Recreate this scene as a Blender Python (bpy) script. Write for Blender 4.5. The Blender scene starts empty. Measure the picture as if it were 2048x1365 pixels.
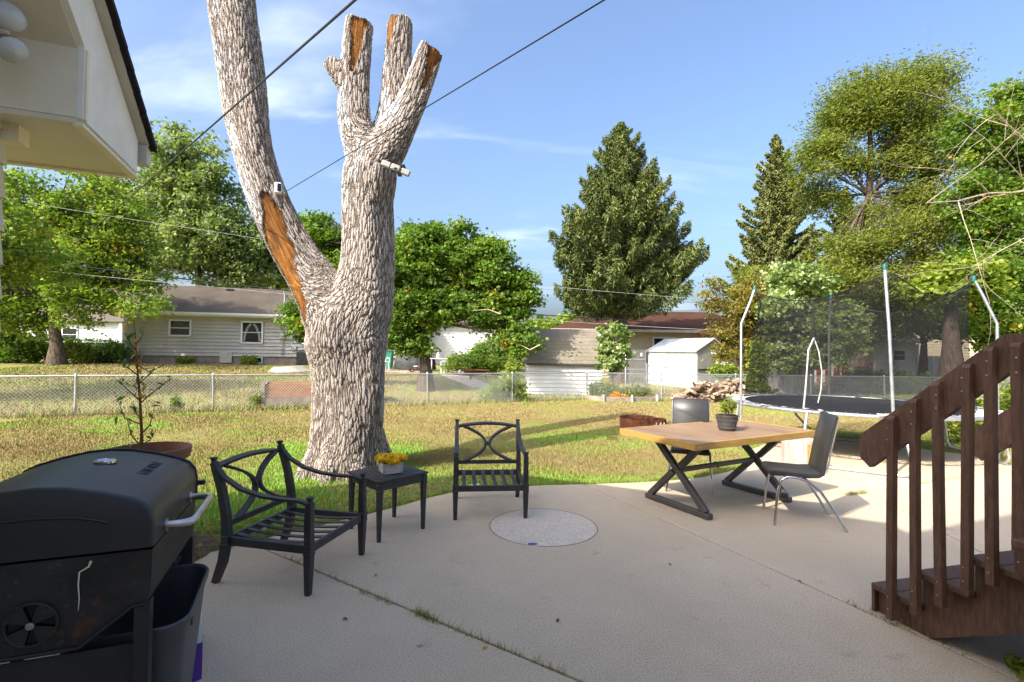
import bpy, math, random
import numpy as np
from mathutils import Vector, Matrix
from math import radians, sin, cos, pi

# ------------------------------------------------------------------ camera, world, sun, exposure
sc = bpy.context.scene
COL = sc.collection
CAM_H, FPX, PITCH, ROLL = 1.57, 1000.0, math.atan(22/1000.), 0.013
_f = np.array([0, cos(PITCH), sin(PITCH)]); _u0 = np.array([0, -sin(PITCH), cos(PITCH)]); _r0 = np.array([1., 0, 0])
_r = cos(ROLL)*_r0 + sin(ROLL)*_u0; _u = -sin(ROLL)*_r0 + cos(ROLL)*_u0
cam = bpy.data.cameras.new('camera'); camo = bpy.data.objects.new('camera', cam); COL.objects.link(camo)
cam.sensor_width = 36; cam.lens = 36*FPX/2048; cam.clip_end = 2000; cam.clip_start = .05
camo.matrix_world = Matrix(((_r[0], _u[0], -_f[0], 0), (_r[1], _u[1], -_f[1], 0), (_r[2], _u[2], -_f[2], CAM_H), (0, 0, 0, 1)))
sc.camera = camo

SUN_EL, SUN_AZ = radians(40), math.atan2(.727, .687)      # light travels towards (+.727,+.687)
world = bpy.data.worlds.new('World'); sc.world = world; world.use_nodes = True
def setup_world():
    nt = world.node_tree; nt.nodes.clear(); N = nt.nodes.new; L = nt.links.new
    out = N('ShaderNodeOutputWorld'); bg = N('ShaderNodeBackground'); sky = N('ShaderNodeTexSky')
    sky.sky_type = 'NISHITA'; sky.sun_disc = False; sky.sun_elevation = SUN_EL; sky.sun_rotation = SUN_AZ + pi
    sky.air_density = 1.0; sky.dust_density = 6.5; sky.ozone_density = 4.8
    tc = N('ShaderNodeTexCoord'); sep = N('ShaderNodeSeparateXYZ'); L(tc.outputs['Generated'], sep.inputs[0])
    add = N('ShaderNodeMath'); add.operation = 'ADD'; add.inputs[1].default_value = .22; L(sep.outputs['Z'], add.inputs[0])
    dx = N('ShaderNodeMath'); dx.operation = 'DIVIDE'; L(sep.outputs['X'], dx.inputs[0]); L(add.outputs[0], dx.inputs[1])
    dy = N('ShaderNodeMath'); dy.operation = 'DIVIDE'; L(sep.outputs['Y'], dy.inputs[0]); L(add.outputs[0], dy.inputs[1])
    cb = N('ShaderNodeCombineXYZ'); L(dx.outputs[0], cb.inputs[0]); L(dy.outputs[0], cb.inputs[1])
    mp = N('ShaderNodeMapping'); mp.inputs['Rotation'].default_value = (0, 0, .5); mp.inputs['Scale'].default_value = (.9, 2.3, 1); mp.inputs['Location'].default_value = (3.1, .6, 0)
    L(cb.outputs[0], mp.inputs[0])
    nz = N('ShaderNodeTexNoise'); nz.inputs['Scale'].default_value = 1.15; nz.inputs['Detail'].default_value = 7; nz.inputs['Roughness'].default_value = .52; nz.inputs['Distortion'].default_value = .6
    L(mp.outputs[0], nz.inputs['Vector'])
    rp = N('ShaderNodeValToRGB'); rp.color_ramp.elements[0].position = .52; rp.color_ramp.elements[1].position = .86
    rp.color_ramp.elements[1].color = (.62, .62, .62, 1); rp.color_ramp.interpolation = 'EASE'
    L(nz.outputs[0], rp.inputs[0])
    mx = N('ShaderNodeMix'); mx.data_type = 'RGBA'; L(rp.outputs[0], mx.inputs[0]); L(sky.outputs[0], mx.inputs[6]); mx.inputs[7].default_value = (4.4, 4.7, 5.2, 1)
    L(mx.outputs[2], bg.inputs[0]); bg.inputs[1].default_value = .15; L(bg.outputs[0], out.inputs[0])
setup_world()
sd = bpy.data.lights.new('sun', 'SUN'); sd.energy = 3.2; sd.angle = radians(.5); sd.color = (1, .94, .84)
so = bpy.data.objects.new('sun', sd); COL.objects.link(so)
so.rotation_euler = Vector((cos(SUN_EL)*.727, cos(SUN_EL)*.687, -sin(SUN_EL))).to_track_quat('-Z', 'Y').to_euler()
sc.view_settings.view_transform = 'Standard'; sc.view_settings.look = 'None'; sc.view_settings.gamma = 1
sc.view_settings.exposure = 1.36; sc.view_settings.use_curve_mapping = False
sc.cycles.max_bounces = 6; sc.cycles.transparent_max_bounces = 12; sc.cycles.use_denoising = True

def sight(px, py, y):
    """surveyed point: along the sight line through photo pixel (px,py) at depth y metres"""
    d = _f + (px-1024)/FPX*_r - (py-682.5)/FPX*_u
    p = d*(y/d[1]); return (p[0], p[1], p[2]+CAM_H)

# ------------------------------------------------------------------ helpers
RS = np.random.RandomState(7); random.seed(7)
class MB:
    def __init__(s): s.v = []; s.f = []
    def add(s, vs, fs):
        o = len(s.v); s.v += [tuple(map(float, v)) for v in vs]; s.f += [tuple(i+o for i in f) for f in fs]; return s
    def box(s, c, d, rz=0, bev=0, M=None):
        hx, hy, hz = d[0]/2, d[1]/2, d[2]/2; vs = []; fs = []
        if bev <= 0:
            for x in (-1, 1):
                for y in (-1, 1):
                    for z in (-1, 1): vs.append((x*hx, y*hy, z*hz))
            fs = [(0, 1, 3, 2), (4, 6, 7, 5), (0, 4, 5, 1), (2, 3, 7, 6), (0, 2, 6, 4), (1, 5, 7, 3)]
        else:
            b = min(bev, hx*.9, hy*.9, hz*.9); idx = {}
            for x in (-1, 1):
                for y in (-1, 1):
                    for z in (-1, 1):
                        idx[x, y, z, 0] = len(vs); vs.append((x*hx, y*(hy-b), z*(hz-b)))
                        idx[x, y, z, 1] = len(vs); vs.append((x*(hx-b), y*hy, z*(hz-b)))
                        idx[x, y, z, 2] = len(vs); vs.append((x*(hx-b), y*(hy-b), z*hz))
                        t = (idx[x, y, z, 0], idx[x, y, z, 1], idx[x, y, z, 2]); fs.append(t if x*y*z > 0 else t[::-1])
            for a in (0, 1, 2):
                for sg in (-1, 1):
                    def k(p, q):
                        c3 = [0, 0, 0]; c3[a] = sg; c3[(a+1) % 3] = p; c3[(a+2) % 3] = q; return idx[c3[0], c3[1], c3[2], a]
                    q = (k(-1, -1), k(1, -1), k(1, 1), k(-1, 1)); fs.append(q if sg > 0 else q[::-1])
            for a in (0, 1, 2):
                b1, c1 = (a+1) % 3, (a+2) % 3
                for p in (-1, 1):
                    for q in (-1, 1):
                        def k(t, w):
                            c3 = [0, 0, 0]; c3[a] = t; c3[b1] = p; c3[c1] = q; return idx[c3[0], c3[1], c3[2], w]
                        qd = (k(-1, b1), k(1, b1), k(1, c1), k(-1, c1)); fs.append(qd if p*q > 0 else qd[::-1])
        if M is not None: vs = [tuple(M @ Vector(v)) for v in vs]
        else:
            cr, sr = cos(rz), sin(rz); vs = [(c[0]+x*cr-y*sr, c[1]+x*sr+y*cr, c[2]+z) for x, y, z in vs]
        return s.add(vs, fs)
    def bar(s, p0, p1, w, h, up=(0, 0, 1), bev=0):
        p0, p1 = Vector(p0), Vector(p1); d = p1-p0; L = d.length; d.normalize()
        side = d.cross(Vector(up))
        if side.length < 1e-4: side = d.cross(Vector((0, 1, 0)))
        side.normalize(); u = side.cross(d); c = (p0+p1)/2
        M = Matrix(((side.x, d.x, u.x, c.x), (side.y, d.y, u.y, c.y), (side.z, d.z, u.z, c.z), (0, 0, 0, 1)))
        return s.box((0, 0, 0), (w, L, h), bev=bev, M=M)
    def sweep(s, path, prof, up=None, closed=False, cap=True, scale=None):
        """sweep profile [(a,b)] along path; a along side, b along up"""
        P = [Vector(p) for p in path]; n = len(P); m = len(prof); vs = []; fs = []
        u = Vector(up) if up is not None else None; prev = None
        for i in range(n):
            if closed: t = P[(i+1) % n]-P[i-1]
            else: t = P[min(i+1, n-1)]-P[max(i-1, 0)]
            if t.length < 1e-9: t = Vector((0, 0, 1))
            t.normalize()
            if u is not None: side = t.cross(u); side = side.normalized() if side.length > 1e-5 else Vector((1, 0, 0))
            else:
                if prev is None:
                    a = Vector((0, 0, 1)) if abs(t.z) < .9 else Vector((1, 0, 0)); side = t.cross(a).normalized()
                else: side = (prev - t*prev.dot(t)); side = side.normalized() if side.length > 1e-6 else prev
                prev = side
            b = side.cross(t); k = 1 if scale is None else scale[i]
            for (x, y) in prof: vs.append(tuple(P[i]+side*x*k+b*y*k))
        R = n if closed else n-1
        for i in range(R):
            for j in range(m):
                a, b2 = i*m+j, i*m+(j+1) % m; c, d = ((i+1) % n)*m+(j+1) % m, ((i+1) % n)*m+j; fs.append((a, b2, c, d))
        if cap and not closed: fs.append(tuple(range(m-1, -1, -1))); fs.append(tuple((n-1)*m+j for j in range(m)))
        return s.add(vs, fs)
    def tube(s, path, r, n=8, closed=False, cap=True):
        rr = r if hasattr(r, '__len__') else [r]*len(path)
        return s.sweep(path, [(cos(2*pi*k/n), sin(2*pi*k/n)) for k in range(n)], closed=closed, cap=cap, scale=rr)
    def flat(s, path, w, h, up): return s.sweep(path, [(-w/2, -h/2), (w/2, -h/2), (w/2, h/2), (-w/2, h/2)], up=up)
    def lathe(s, prof, n=24, c=(0, 0, 0)):
        vs = []; fs = []; m = len(prof)
        for k in range(n):
            a = 2*pi*k/n
            for r, z in prof: vs.append((c[0]+r*cos(a), c[1]+r*sin(a), c[2]+z))
        for k in range(n):
            for j in range(m-1):
                a, b = k*m+j, ((k+1) % n)*m+j; fs.append((a, b, b+1, a+1))
        return s.add(vs, fs)
    def poly(s, pts, z0, z1):
        n = len(pts); vs = [(x, y, z0) for x, y in pts]+[(x, y, z1) for x, y in pts]
        fs = [tuple(range(n-1, -1, -1)), tuple(range(n, 2*n))]+[(i, (i+1) % n, n+(i+1) % n, n+i) for i in range(n)]
        return s.add(vs, fs)
    def prism(s, pts, off):
        n = len(pts); vs = list(pts)+[tuple(Vector(p)+Vector(off)) for p in pts]
        fs = [tuple(range(n-1, -1, -1)), tuple(range(n, 2*n))]+[(i, (i+1) % n, n+(i+1) % n, n+i) for i in range(n)]
        return s.add(vs, fs)
    def mesh(s, name, mat, smooth=None):
        me = bpy.data.meshes.new(name); me.from_pydata(s.v, [], s.f); me.update()
        import bmesh
        bm = bmesh.new(); bm.from_mesh(me); bmesh.ops.recalc_face_normals(bm, faces=bm.faces); bm.to_mesh(me); bm.free()
        if smooth is not None:
            me.polygons.foreach_set('use_smooth', [True]*len(me.polygons)); me.set_sharp_from_angle(angle=radians(smooth))
        me.materials.append(mat); return me
    def build(s, name, mat, parent=None, smooth=None, kind=None, label=None, loc=None):
        return link(name, s.mesh(name, mat, smooth), parent, kind, label, loc)
def link(name, me, parent=None, kind=None, label=None, loc=None, rot=None):
    o = bpy.data.objects.new(name, me); COL.objects.link(o)
    if parent is not None: o.parent = parent
    if kind: o['kind'] = kind
    if label: o['label'] = label
    if loc is not None: o.location = loc
    if rot is not None: o.rotation_euler = rot
    return o
def thing(name, label, cat, loc=(0, 0, 0), rz=0, group=None):
    o = bpy.data.objects.new(name, None); COL.objects.link(o); o.location = loc; o.rotation_euler = (0, 0, rz); o.empty_display_size = .1
    return tag(o, label, cat, group)
def tag(o, label, cat, group=None):
    o['label'] = label; o['category'] = cat
    if group: o['group'] = group
    return o
def npmesh(name, V, F, mat, attrs=None, smooth=False):
    """fast mesh from numpy arrays; F is (n,3) or (n,4)"""
    me = bpy.data.meshes.new(name); k = F.shape[1]
    me.vertices.add(len(V)); me.vertices.foreach_set('co', np.ascontiguousarray(V, dtype=np.float32).ravel())
    me.loops.add(F.size); me.loops.foreach_set('vertex_index', np.ascontiguousarray(F, dtype=np.int32).ravel())
    me.polygons.add(len(F)); me.polygons.foreach_set('loop_start', np.arange(0, F.size, k, dtype=np.int32))
    me.polygons.foreach_set('loop_total', np.full(len(F), k, dtype=np.int32))
    if smooth: me.polygons.foreach_set('use_smooth', np.ones(len(F), dtype=bool))
    me.update(calc_edges=True)
    for n, a in (attrs or {}).items():
        a = np.asarray(a, dtype=np.float32)
        if a.ndim == 1: at = me.attributes.new(n, 'FLOAT', 'POINT'); at.data.foreach_set('value', a)
        else: at = me.attributes.new(n, 'FLOAT_VECTOR', 'POINT'); at.data.foreach_set('vector', a.ravel())
    me.materials.append(mat); me.validate(); return me

# ------------------------------------------------------------------ materials
class NT:
    def __init__(s, name):
        s.m = bpy.data.materials.new(name); s.m.use_nodes = True; s.t = s.m.node_tree; s.t.nodes.clear()
        s.out = s.n('ShaderNodeOutputMaterial'); s.b = s.n('ShaderNodeBsdfPrincipled'); s.l(s.b.outputs[0], s.out.inputs[0])
    def n(s, t, **k):
        x = s.t.nodes.new(t)
        for a, v in k.items(): setattr(x, a, v)
        return x
    def l(s, a, b): s.t.links.new(a, b)
    def coord(s, kind='Object', scale=(1, 1, 1), rot=(0, 0, 0), attr=None):
        mp = s.n('ShaderNodeMapping'); mp.inputs['Scale'].default_value = scale; mp.inputs['Rotation'].default_value = rot
        if attr: a = s.n('ShaderNodeAttribute', attribute_name=attr); s.l(a.outputs['Vector'], mp.inputs[0])
        elif kind == 'World': g = s.n('ShaderNodeNewGeometry'); s.l(g.outputs['Position'], mp.inputs[0])
        else: t = s.n('ShaderNodeTexCoord'); s.l(t.outputs[kind], mp.inputs[0])
        return mp.outputs[0]
    def noise(s, v, scale, detail=4, rough=.55, dist=0):
        x = s.n('ShaderNodeTexNoise'); x.inputs['Scale'].default_value = scale; x.inputs['Detail'].default_value = detail
        x.inputs['Roughness'].default_value = rough; x.inputs['Distortion'].default_value = dist; s.l(v, x.inputs['Vector']); return x.outputs[0]
    def vor(s, v, scale, feature='F1', out='Distance', rnd=1):
        x = s.n('ShaderNodeTexVoronoi', feature=feature); x.inputs['Scale'].default_value = scale; x.inputs['Randomness'].default_value = rnd; s.l(v, x.inputs['Vector']); return x.outputs[out]
    def ramp(s, f, stops, interp='LINEAR'):
        r = s.n('ShaderNodeValToRGB'); e = r.color_ramp.elements; r.color_ramp.interpolation = interp
        while len(e) < len(stops): e.new(.5)
        for i, (p, c) in enumerate(stops): e[i].position = p; e[i].color = (c, c, c, 1) if not hasattr(c, '__len__') else (*c, 1)
        s.l(f, r.inputs[0]); return r.outputs[0]
    def mix(s, f, a, b, mode='MIX'):
        x = s.n('ShaderNodeMix', data_type='RGBA', blend_type=mode)
        for i, v in ((0, f), (6, a), (7, b)):
            sock = x.inputs[i]
            if hasattr(v, 'is_output'): s.l(v, sock)
            elif hasattr(v, '__len__'): sock.default_value = (*v, 1)
            else: sock.default_value = v if i == 0 else (v, v, v, 1)
        return x.outputs[2]
    def math(s, op, a, b=0, c=0):
        x = s.n('ShaderNodeMath', operation=op)
        for i, v in enumerate((a, b, c)):
            if hasattr(v, 'is_output'): s.l(v, x.inputs[i])
            else: x.inputs[i].default_value = v
        return x.outputs[0]
    def attr(s, name, out='Fac'): return s.n('ShaderNodeAttribute', attribute_name=name).outputs[out]
    def bump(s, h, strength=.3, dist=.01):
        x = s.n('ShaderNodeBump'); x.inputs['Strength'].default_value = strength; x.inputs['Distance'].default_value = dist
        s.l(h, x.inputs['Height']); s.l(x.outputs[0], s.b.inputs['Normal']); return x
    def col(s, c):
        if hasattr(c, 'is_output'): s.l(c, s.b.inputs['Base Color'])
        else: s.b.inputs['Base Color'].default_value = (*c, 1)
    def set(s, rough=.6, metal=0, spec=.4, **k):
        if hasattr(rough, 'is_output'): s.l(rough, s.b.inputs['Roughness'])
        else: s.b.inputs['Roughness'].default_value = rough
        s.b.inputs['Metallic'].default_value = metal; s.b.inputs['Specular IOR Level'].default_value = spec; return s
def pm(name, c1, c2=None, rough=.6, metal=0, spec=.4, scale=4, detail=5, stretch=(1, 1, 1), bump=0, bscale=40, bdist=.004, lo=.35, hi=.65, rnd=0, coord='Object'):
    t = NT(name); v = t.coord(coord, stretch)
    c = c1
    if c2 is not None: c = t.ramp(t.noise(v, scale, detail), [(lo, c1), (hi, c2)])
    if rnd:
        oi = t.n('ShaderNodeObjectInfo'); f = t.math('MULTIPLY_ADD', oi.outputs['Random'], rnd, 1-rnd/2)
        vm = t.n('ShaderNodeVectorMath', operation='SCALE')
        if hasattr(c, 'is_output'): t.l(c, vm.inputs[0])
        else: vm.inputs[0].default_value = c
        t.l(f, vm.inputs['Scale']); c = vm.outputs[0]
    t.col(c); t.set(rough, metal, spec)
    if bump: t.bump(t.noise(v, bscale, 4), bump, bdist)
    return t.m
MT = {}
def mats():
    # concrete
    t = NT('concrete'); v = t.coord('World')
    big = t.noise(v, .9, 5, .6, .4); mid = t.noise(v, 5, 6, .65); fine = t.noise(v, 115, 4, .75); sp = t.vor(v, 120)
    base = t.ramp(big, [(.3, (.53, .415, .285)), (.7, (.64, .51, .36))])
    base = t.mix(t.ramp(mid, [(.35, .0), (.7, .3)]), base, (.43, .335, .225))
    base = t.mix(t.ramp(fine, [(.41, .7), (.52, 0)]), base, (.25, .19, .125))
    base = t.mix(t.ramp(fine, [(.56, 0), (.67, .6)]), base, (.72, .60, .45))
    st = t.noise(v, 3.6, 3, .55, .4); base = t.mix(t.ramp(st, [(.65, 0), (.74, .42)]), base, (.26, .19, .12))
    oi = t.n('ShaderNodeObjectInfo'); base = t.mix(t.math('MULTIPLY', oi.outputs['Random'], .25), base, (.62, .50, .36))
    t.col(base); t.set(.88, 0, .25); h = t.mix(.5, t.mix(.5, fine, sp), mid); t.bump(h, .05, .003); MT['concrete'] = t.m
    t = NT('aggregate_concrete'); v = t.coord('World'); a = t.vor(v, 95, out='Color'); d = t.vor(v, 95)
    bw = t.n('ShaderNodeRGBToBW'); t.l(a, bw.inputs[0])
    c = t.ramp(bw.outputs[0], [(.2, (.50, .42, .325)), (.5, (.58, .495, .395)), (.8, (.66, .575, .47))])
    c = t.mix(t.ramp(t.noise(v, 6, 4), [(.4, 0), (.7, .4)]), c, (.50, .41, .31)); t.col(c); t.set(.9, 0, .2); t.bump(d, .5, .006); MT['aggregate'] = t.m
    # lawn soil under the grass blades
    t = NT('lawn_soil'); v = t.coord('World'); pa = t.noise(v, .45, 5, .6, .3); fi = t.noise(v, 26, 6, .75); md = t.noise(v, 3.2, 5, .6)
    dry = t.ramp(fi, [(.3, (.155, .115, .042)), (.5, (.235, .18, .068)), (.7, (.33, .265, .125))])
    grn = t.ramp(fi, [(.3, (.15, .20, .035)), (.6, (.28, .33, .075)), (.75, (.38, .39, .11))])
    f = t.mix(.5, pa, md); c = t.mix(t.ramp(f, [(.42, 0), (.60, .8)]), dry, grn); t.col(c); t.set(.95, 0, .1); t.bump(fi, .8, .03); MT['lawn'] = t.m
    MT['dirt'] = pm('bare_soil', (.10, .075, .05), (.19, .145, .10), .95, spec=.1, scale=12, bump=.8, bscale=60, bdist=.01)
    # grass blades, colour by attribute lv 0 dry..1 green
    t = NT('grass_blade'); a = t.attr('lv'); c = t.ramp(a, [(0, (.29, .225, .095)), (.35, (.27, .23, .078)), (.6, (.24, .27, .06)), (1, (.22, .40, .05))])
    t.col(c); t.set(.75, 0, .2); MT['grass'] = t.m
    # foliage
    def leaf(name, stops, rough=.5, trans=.42, spec=.35):
        t = NT(name); a = t.attr('lv'); c = t.ramp(a, stops); t.col(c); t.set(rough, 0, spec)
        tr = t.n('ShaderNodeBsdfTranslucent'); vm = t.n('ShaderNodeVectorMath', operation='MULTIPLY'); t.l(c, vm.inputs[0]); vm.inputs[1].default_value = (1.3, 1.5, .6); t.l(vm.outputs[0], tr.inputs[0])
        ms = t.n('ShaderNodeMixShader'); ms.inputs[0].default_value = trans; t.l(t.b.outputs[0], ms.inputs[1]); t.l(tr.outputs[0], ms.inputs[2]); t.l(ms.outputs[0], t.out.inputs[0]); MT[name] = t.m
    leaf('maple_leaf', [(0, (0.070, 0.120, 0.019)), (.5, (0.136, 0.224, 0.029)), (.85, (0.248, 0.328, 0.046)), (.93, (0.370, 0.328, 0.055)), (1, (0.662, 0.232, 0.055))])
    leaf('maple_leaf_yellow', [(0, (0.076, 0.130, 0.017)), (.5, (0.169, 0.243, 0.031)), (.82, (0.287, 0.331, 0.047)), (.93, (0.406, 0.313, 0.050)), (1, (0.440, 0.174, 0.050))])
    leaf('grey_leaf', [(0, (0.113, 0.153, 0.053)), (.5, (0.208, 0.260, 0.095)), (1, (0.359, 0.386, 0.180))])
    leaf('feather_leaf', [(0, (0.097, 0.131, 0.018)), (.5, (0.203, 0.236, 0.032)), (1, (0.324, 0.321, 0.058))], trans=.4)
    leaf('bright_leaf', [(0, (0.101, 0.155, 0.015)), (.5, (0.203, 0.267, 0.029)), (1, (0.407, 0.394, 0.065))])
    leaf('pale_leaf', [(0, (.11, .17, .04)), (.4, (.24, .31, .10)), (.75, (.42, .47, .24)), (1, (.62, .64, .42))])
    leaf('brownish_leaf', [(0, (0.120, 0.120, 0.024)), (.5, (0.240, 0.204, 0.042)), (1, (0.384, 0.252, 0.060))])
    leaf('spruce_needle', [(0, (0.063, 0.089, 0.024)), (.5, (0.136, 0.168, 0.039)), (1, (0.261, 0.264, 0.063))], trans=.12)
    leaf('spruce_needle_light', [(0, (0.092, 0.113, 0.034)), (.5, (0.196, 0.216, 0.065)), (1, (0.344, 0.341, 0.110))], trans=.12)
    leaf('dark_leaf', [(0, (0.042, 0.084, 0.017)), (1, (0.126, 0.210, 0.042))])
    leaf('yellow_petal', [(0, (.62, .36, .01)), (.5, (.80, .52, .015)), (1, (.88, .66, .05))], trans=.3)
    leaf('orange_petal', [(0, (.7, .25, .02)), (1, (.85, .5, .05))], trans=.3)
    leaf('dead_leaf', [(0, (.28, .09, .03)), (.5, (.42, .20, .05)), (1, (.50, .32, .12))])
    # bark of the big tree
    t = NT('furrowed_bark'); v = t.coord(attr='bk', scale=(1, 1, 1))
    nz = t.n('ShaderNodeTexNoise'); nz.inputs['Scale'].default_value = 8; nz.inputs['Detail'].default_value = 3; t.l(v, nz.inputs['Vector'])
    wv = t.n('ShaderNodeVectorMath', operation='MULTIPLY_ADD'); t.l(nz.outputs['Color'], wv.inputs[0]); wv.inputs[1].default_value = (.075, .075, .05); t.l(v, wv.inputs[2])
    sv = t.n('ShaderNodeMapping'); sv.inputs['Scale'].default_value = (1, 1, .42); t.l(wv.outputs[0], sv.inputs[0]); sv = sv.outputs[0]
    e1 = t.vor(sv, 33, 'DISTANCE_TO_EDGE'); c1 = t.vor(sv, 33, 'F1', 'Color'); e2 = t.vor(wv.outputs[0], 60, 'DISTANCE_TO_EDGE'); fi = t.noise(v, 90, 5, .7); lg = t.noise(v, 2.2, 4, .6)
    ridge = t.ramp(e1, [(0, 0), (.06, .25), (.17, .85), (.4, 1)]); hgt = t.mix(.22, ridge, fi); hgt = t.mix(.16, hgt, t.ramp(e2, [(0, 0), (.12, 1)]))
    bare = t.math('ADD', t.attr('bare'), t.math('MULTIPLY_ADD', t.noise(v, 13, 5, .75), 1.8, -.9))
    bw = t.n('ShaderNodeRGBToBW'); t.l(c1, bw.inputs[0])
    col = t.ramp(hgt, [(.08, (.05, .036, .027)), (.32, (.17, .13, .10)), (.62, (.34, .285, .24)), (.9, (.52, .465, .41))])
    col = t.mix(t.ramp(bw.outputs[0], [(.3, .0), (.8, .35)]), col, (.40, .345, .30))
    col = t.mix(t.ramp(lg, [(.45, 0), (.7, .4)]), col, (.22, .18, .15), 'MULTIPLY')
    lich = t.math('MULTIPLY', t.attr('lichen'), t.ramp(t.noise(v, 5, 4, .6), [(.46, 0), (.60, .85)]))
    lich2 = t.math('MULTIPLY', lich, t.ramp(hgt, [(.3, 0), (.6, 1)]))
    col = t.mix(lich2, col, (.55, .62, .66))
    fib = t.noise(t.coord(attr='bk', scale=(34, 34, 9)), 1, 6, .75, 1.0)
    wood = t.ramp(fib, [(.34, (.05, .02, .008)), (.47, (.22, .085, .018)), (.57, (.38, .165, .03)), (.68, (.58, .33, .10))])
    wood = t.mix(t.ramp(t.noise(v, 6, 4), [(.40, 0), (.60, .9)]), wood, (.10, .042, .016))
    col = t.mix(t.ramp(bare, [(.36, 0), (.46, .9)]), col, (.045, .028, .02)); col = t.mix(t.ramp(bare, [(.5, 0), (.62, 1)]), col, wood)
    t.col(col); t.set(.9, 0, .15)
    dh = t.mix(t.ramp(bare, [(.35, 0), (.65, 1)]), hgt, t.math('MULTIPLY_ADD', fib, .9, -.9))
    dp = t.n('ShaderNodeDisplacement'); dp.inputs['Midlevel'].default_value = .5; dp.inputs['Scale'].default_value = .031; t.l(dh, dp.inputs[0]); t.l(dp.outputs[0], t.out.inputs['Displacement'])
    t.m.displacement_method = 'BOTH'; MT['big_bark'] = t.m
    MT['cut_wood'] = pm('cut_wood', (.45, .30, .16), (.62, .47, .30), .85, spec=.15, scale=9, bump=.4, bscale=40)
    MT['bark'] = pm('tree_bark', (.06, .045, .035), (.15, .115, .085), .95, spec=.1, scale=6, stretch=(3, 3, .6), bump=.9, bscale=14, bdist=.03)
    MT['bark_red'] = pm('reddish_bark', (.13, .065, .035), (.24, .12, .065), .95, spec=.1, scale=5, stretch=(3, 3, .6), bump=.7, bscale=14, bdist=.03)
    MT['dead_branch'] = pm('dead_branch', (.32, .25, .18), (.50, .42, .33), .9, spec=.15, scale=4)
    MT['twig'] = pm('twig_bark', (.15, .065, .03), (.24, .11, .05), .8, spec=.2, scale=20)
    # furniture, metals
    MT['black_metal'] = pm('textured_black_paint', (.026, .026, .029), (.042, .041, .043), .45, spec=.45, scale=9, bump=.15, bscale=220, bdist=.001)
    MT['grill_black'] = pm('grill_black_enamel', (.020, .021, .023), (.032, .033, .036), .42, spec=.5, scale=3, bump=.12, bscale=400, bdist=.001)
    t = NT('grill_side_stained'); v = t.coord(); c = t.ramp(t.noise(v, 5, 5), [(.4, (.024, .022, .021)), (.7, (.045, .041, .038))])
    c = t.mix(t.ramp(t.noise(v, 7, 5, .7), [(.56, 0), (.68, .8)]), c, (.12, .045, .018)); c = t.mix(t.ramp(t.noise(v, 30, 6, .8), [(.58, 0), (.72, .4)]), c, (.22, .20, .18)); t.col(c); t.set(.6, 0, .35); MT['grill_side'] = t.m
    MT['chrome'] = pm('chrome', (.62, .62, .63), None, .12, 1, .5)
    MT['steel'] = pm('brushed_steel', (.50, .48, .46), (.60, .58, .56), .32, 1, .5, scale=30)
    MT['galv'] = pm('galvanised_steel', (.40, .42, .43), (.56, .58, .59), .42, .75, .5, scale=9)
    MT['galv_wire'] = pm('galvanised_wire', (.34, .35, .35), (.48, .49, .49), .5, .4, .4, scale=3)
    MT['bronze_metal'] = pm('brown_steel_paint', (.055, .047, .043), (.085, .073, .066), .45, spec=.45, scale=6)
    MT['leatherette'] = pm('black_leatherette', (.022, .021, .020), (.035, .033, .031), .42, spec=.5, scale=4, bump=.15, bscale=150, bdist=.001)
    MT['plastic_grey'] = pm('dark_grey_plastic', (.055, .057, .060), (.075, .077, .080), .42, spec=.45, scale=3)
    MT['plastic_black'] = pm('black_plastic', (.014, .014, .015), None, .45)
    t = NT('table_planks'); v = t.coord('Object', (22, 1.6, 22)); n1 = t.noise(v, 1, 6, .65, .6); oi = t.n('ShaderNodeObjectInfo')
    c = t.ramp(n1, [(.28, (.18, .105, .055)), (.5, (.285, .18, .105)), (.72, (.36, .245, .155))]); c = t.mix(t.math('MULTIPLY', oi.outputs['Random'], .35), c, (.27, .16, .09)); t.col(c); t.set(.5, 0, .35); t.bump(n1, .25, .002); MT['plank'] = t.m
    t = NT('table_edge_wood'); v = t.coord('Object', (3, 3, 30)); n1 = t.noise(v, 2, 6, .6, .5); t.col(t.ramp(n1, [(.3, (.34, .185, .045)), (.7, (.50, .30, .085))])); t.set(.5, 0, .35); MT['edge_wood'] = t.m
    t = NT('brown_deck_paint'); v = t.coord('Object'); n1 = t.noise(t.coord('World', (7, 7, 7)), 1, 5); n2 = t.noise(t.coord('World', (30, 30, 30)), 1, 6, .7)
    c = t.ramp(n1, [(.3, (.125, .062, .036)), (.7, (.17, .088, .053))]); c = t.mix(t.ramp(n2, [(.55, 0), (.72, .5)]), c, (.20, .13, .09)); c = t.mix(t.ramp(t.noise(t.coord('World', (60, 60, 9)), 1, 5, .7), [(.42, .55), (.55, 0)]), c, (.06, .03, .02)); t.col(c); t.set(.55, 0, .35); t.bump(n2, .3, .003); MT['deck'] = t.m
    MT['torn_wood'] = pm('splintered_wood', (.03, .018, .012), (.12, .075, .05), .9, scale=40, stretch=(1, 1, 5))
    MT['terracotta'] = pm('terracotta_plastic', (.19, .075, .042), (.25, .105, .062), .62, spec=.3, scale=5)
    MT['soil'] = pm('potting_soil', (.03, .02, .013), (.08, .055, .035), .95, spec=.1, scale=40, bump=.8, bscale=80)
    MT['barrel_pot'] = pm('dark_barrel_planter', (.045, .04, .037), (.085, .077, .07), .6, scale=8, stretch=(8, 8, 1))
    MT['rust'] = pm('rusty_steel', (.09, .032, .016), (.24, .085, .04), .85, spec=.2, scale=7, bump=.5, bscale=40)
    MT['ash'] = pm('ash_streak', (.6, .57, .53), None, .9)
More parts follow.
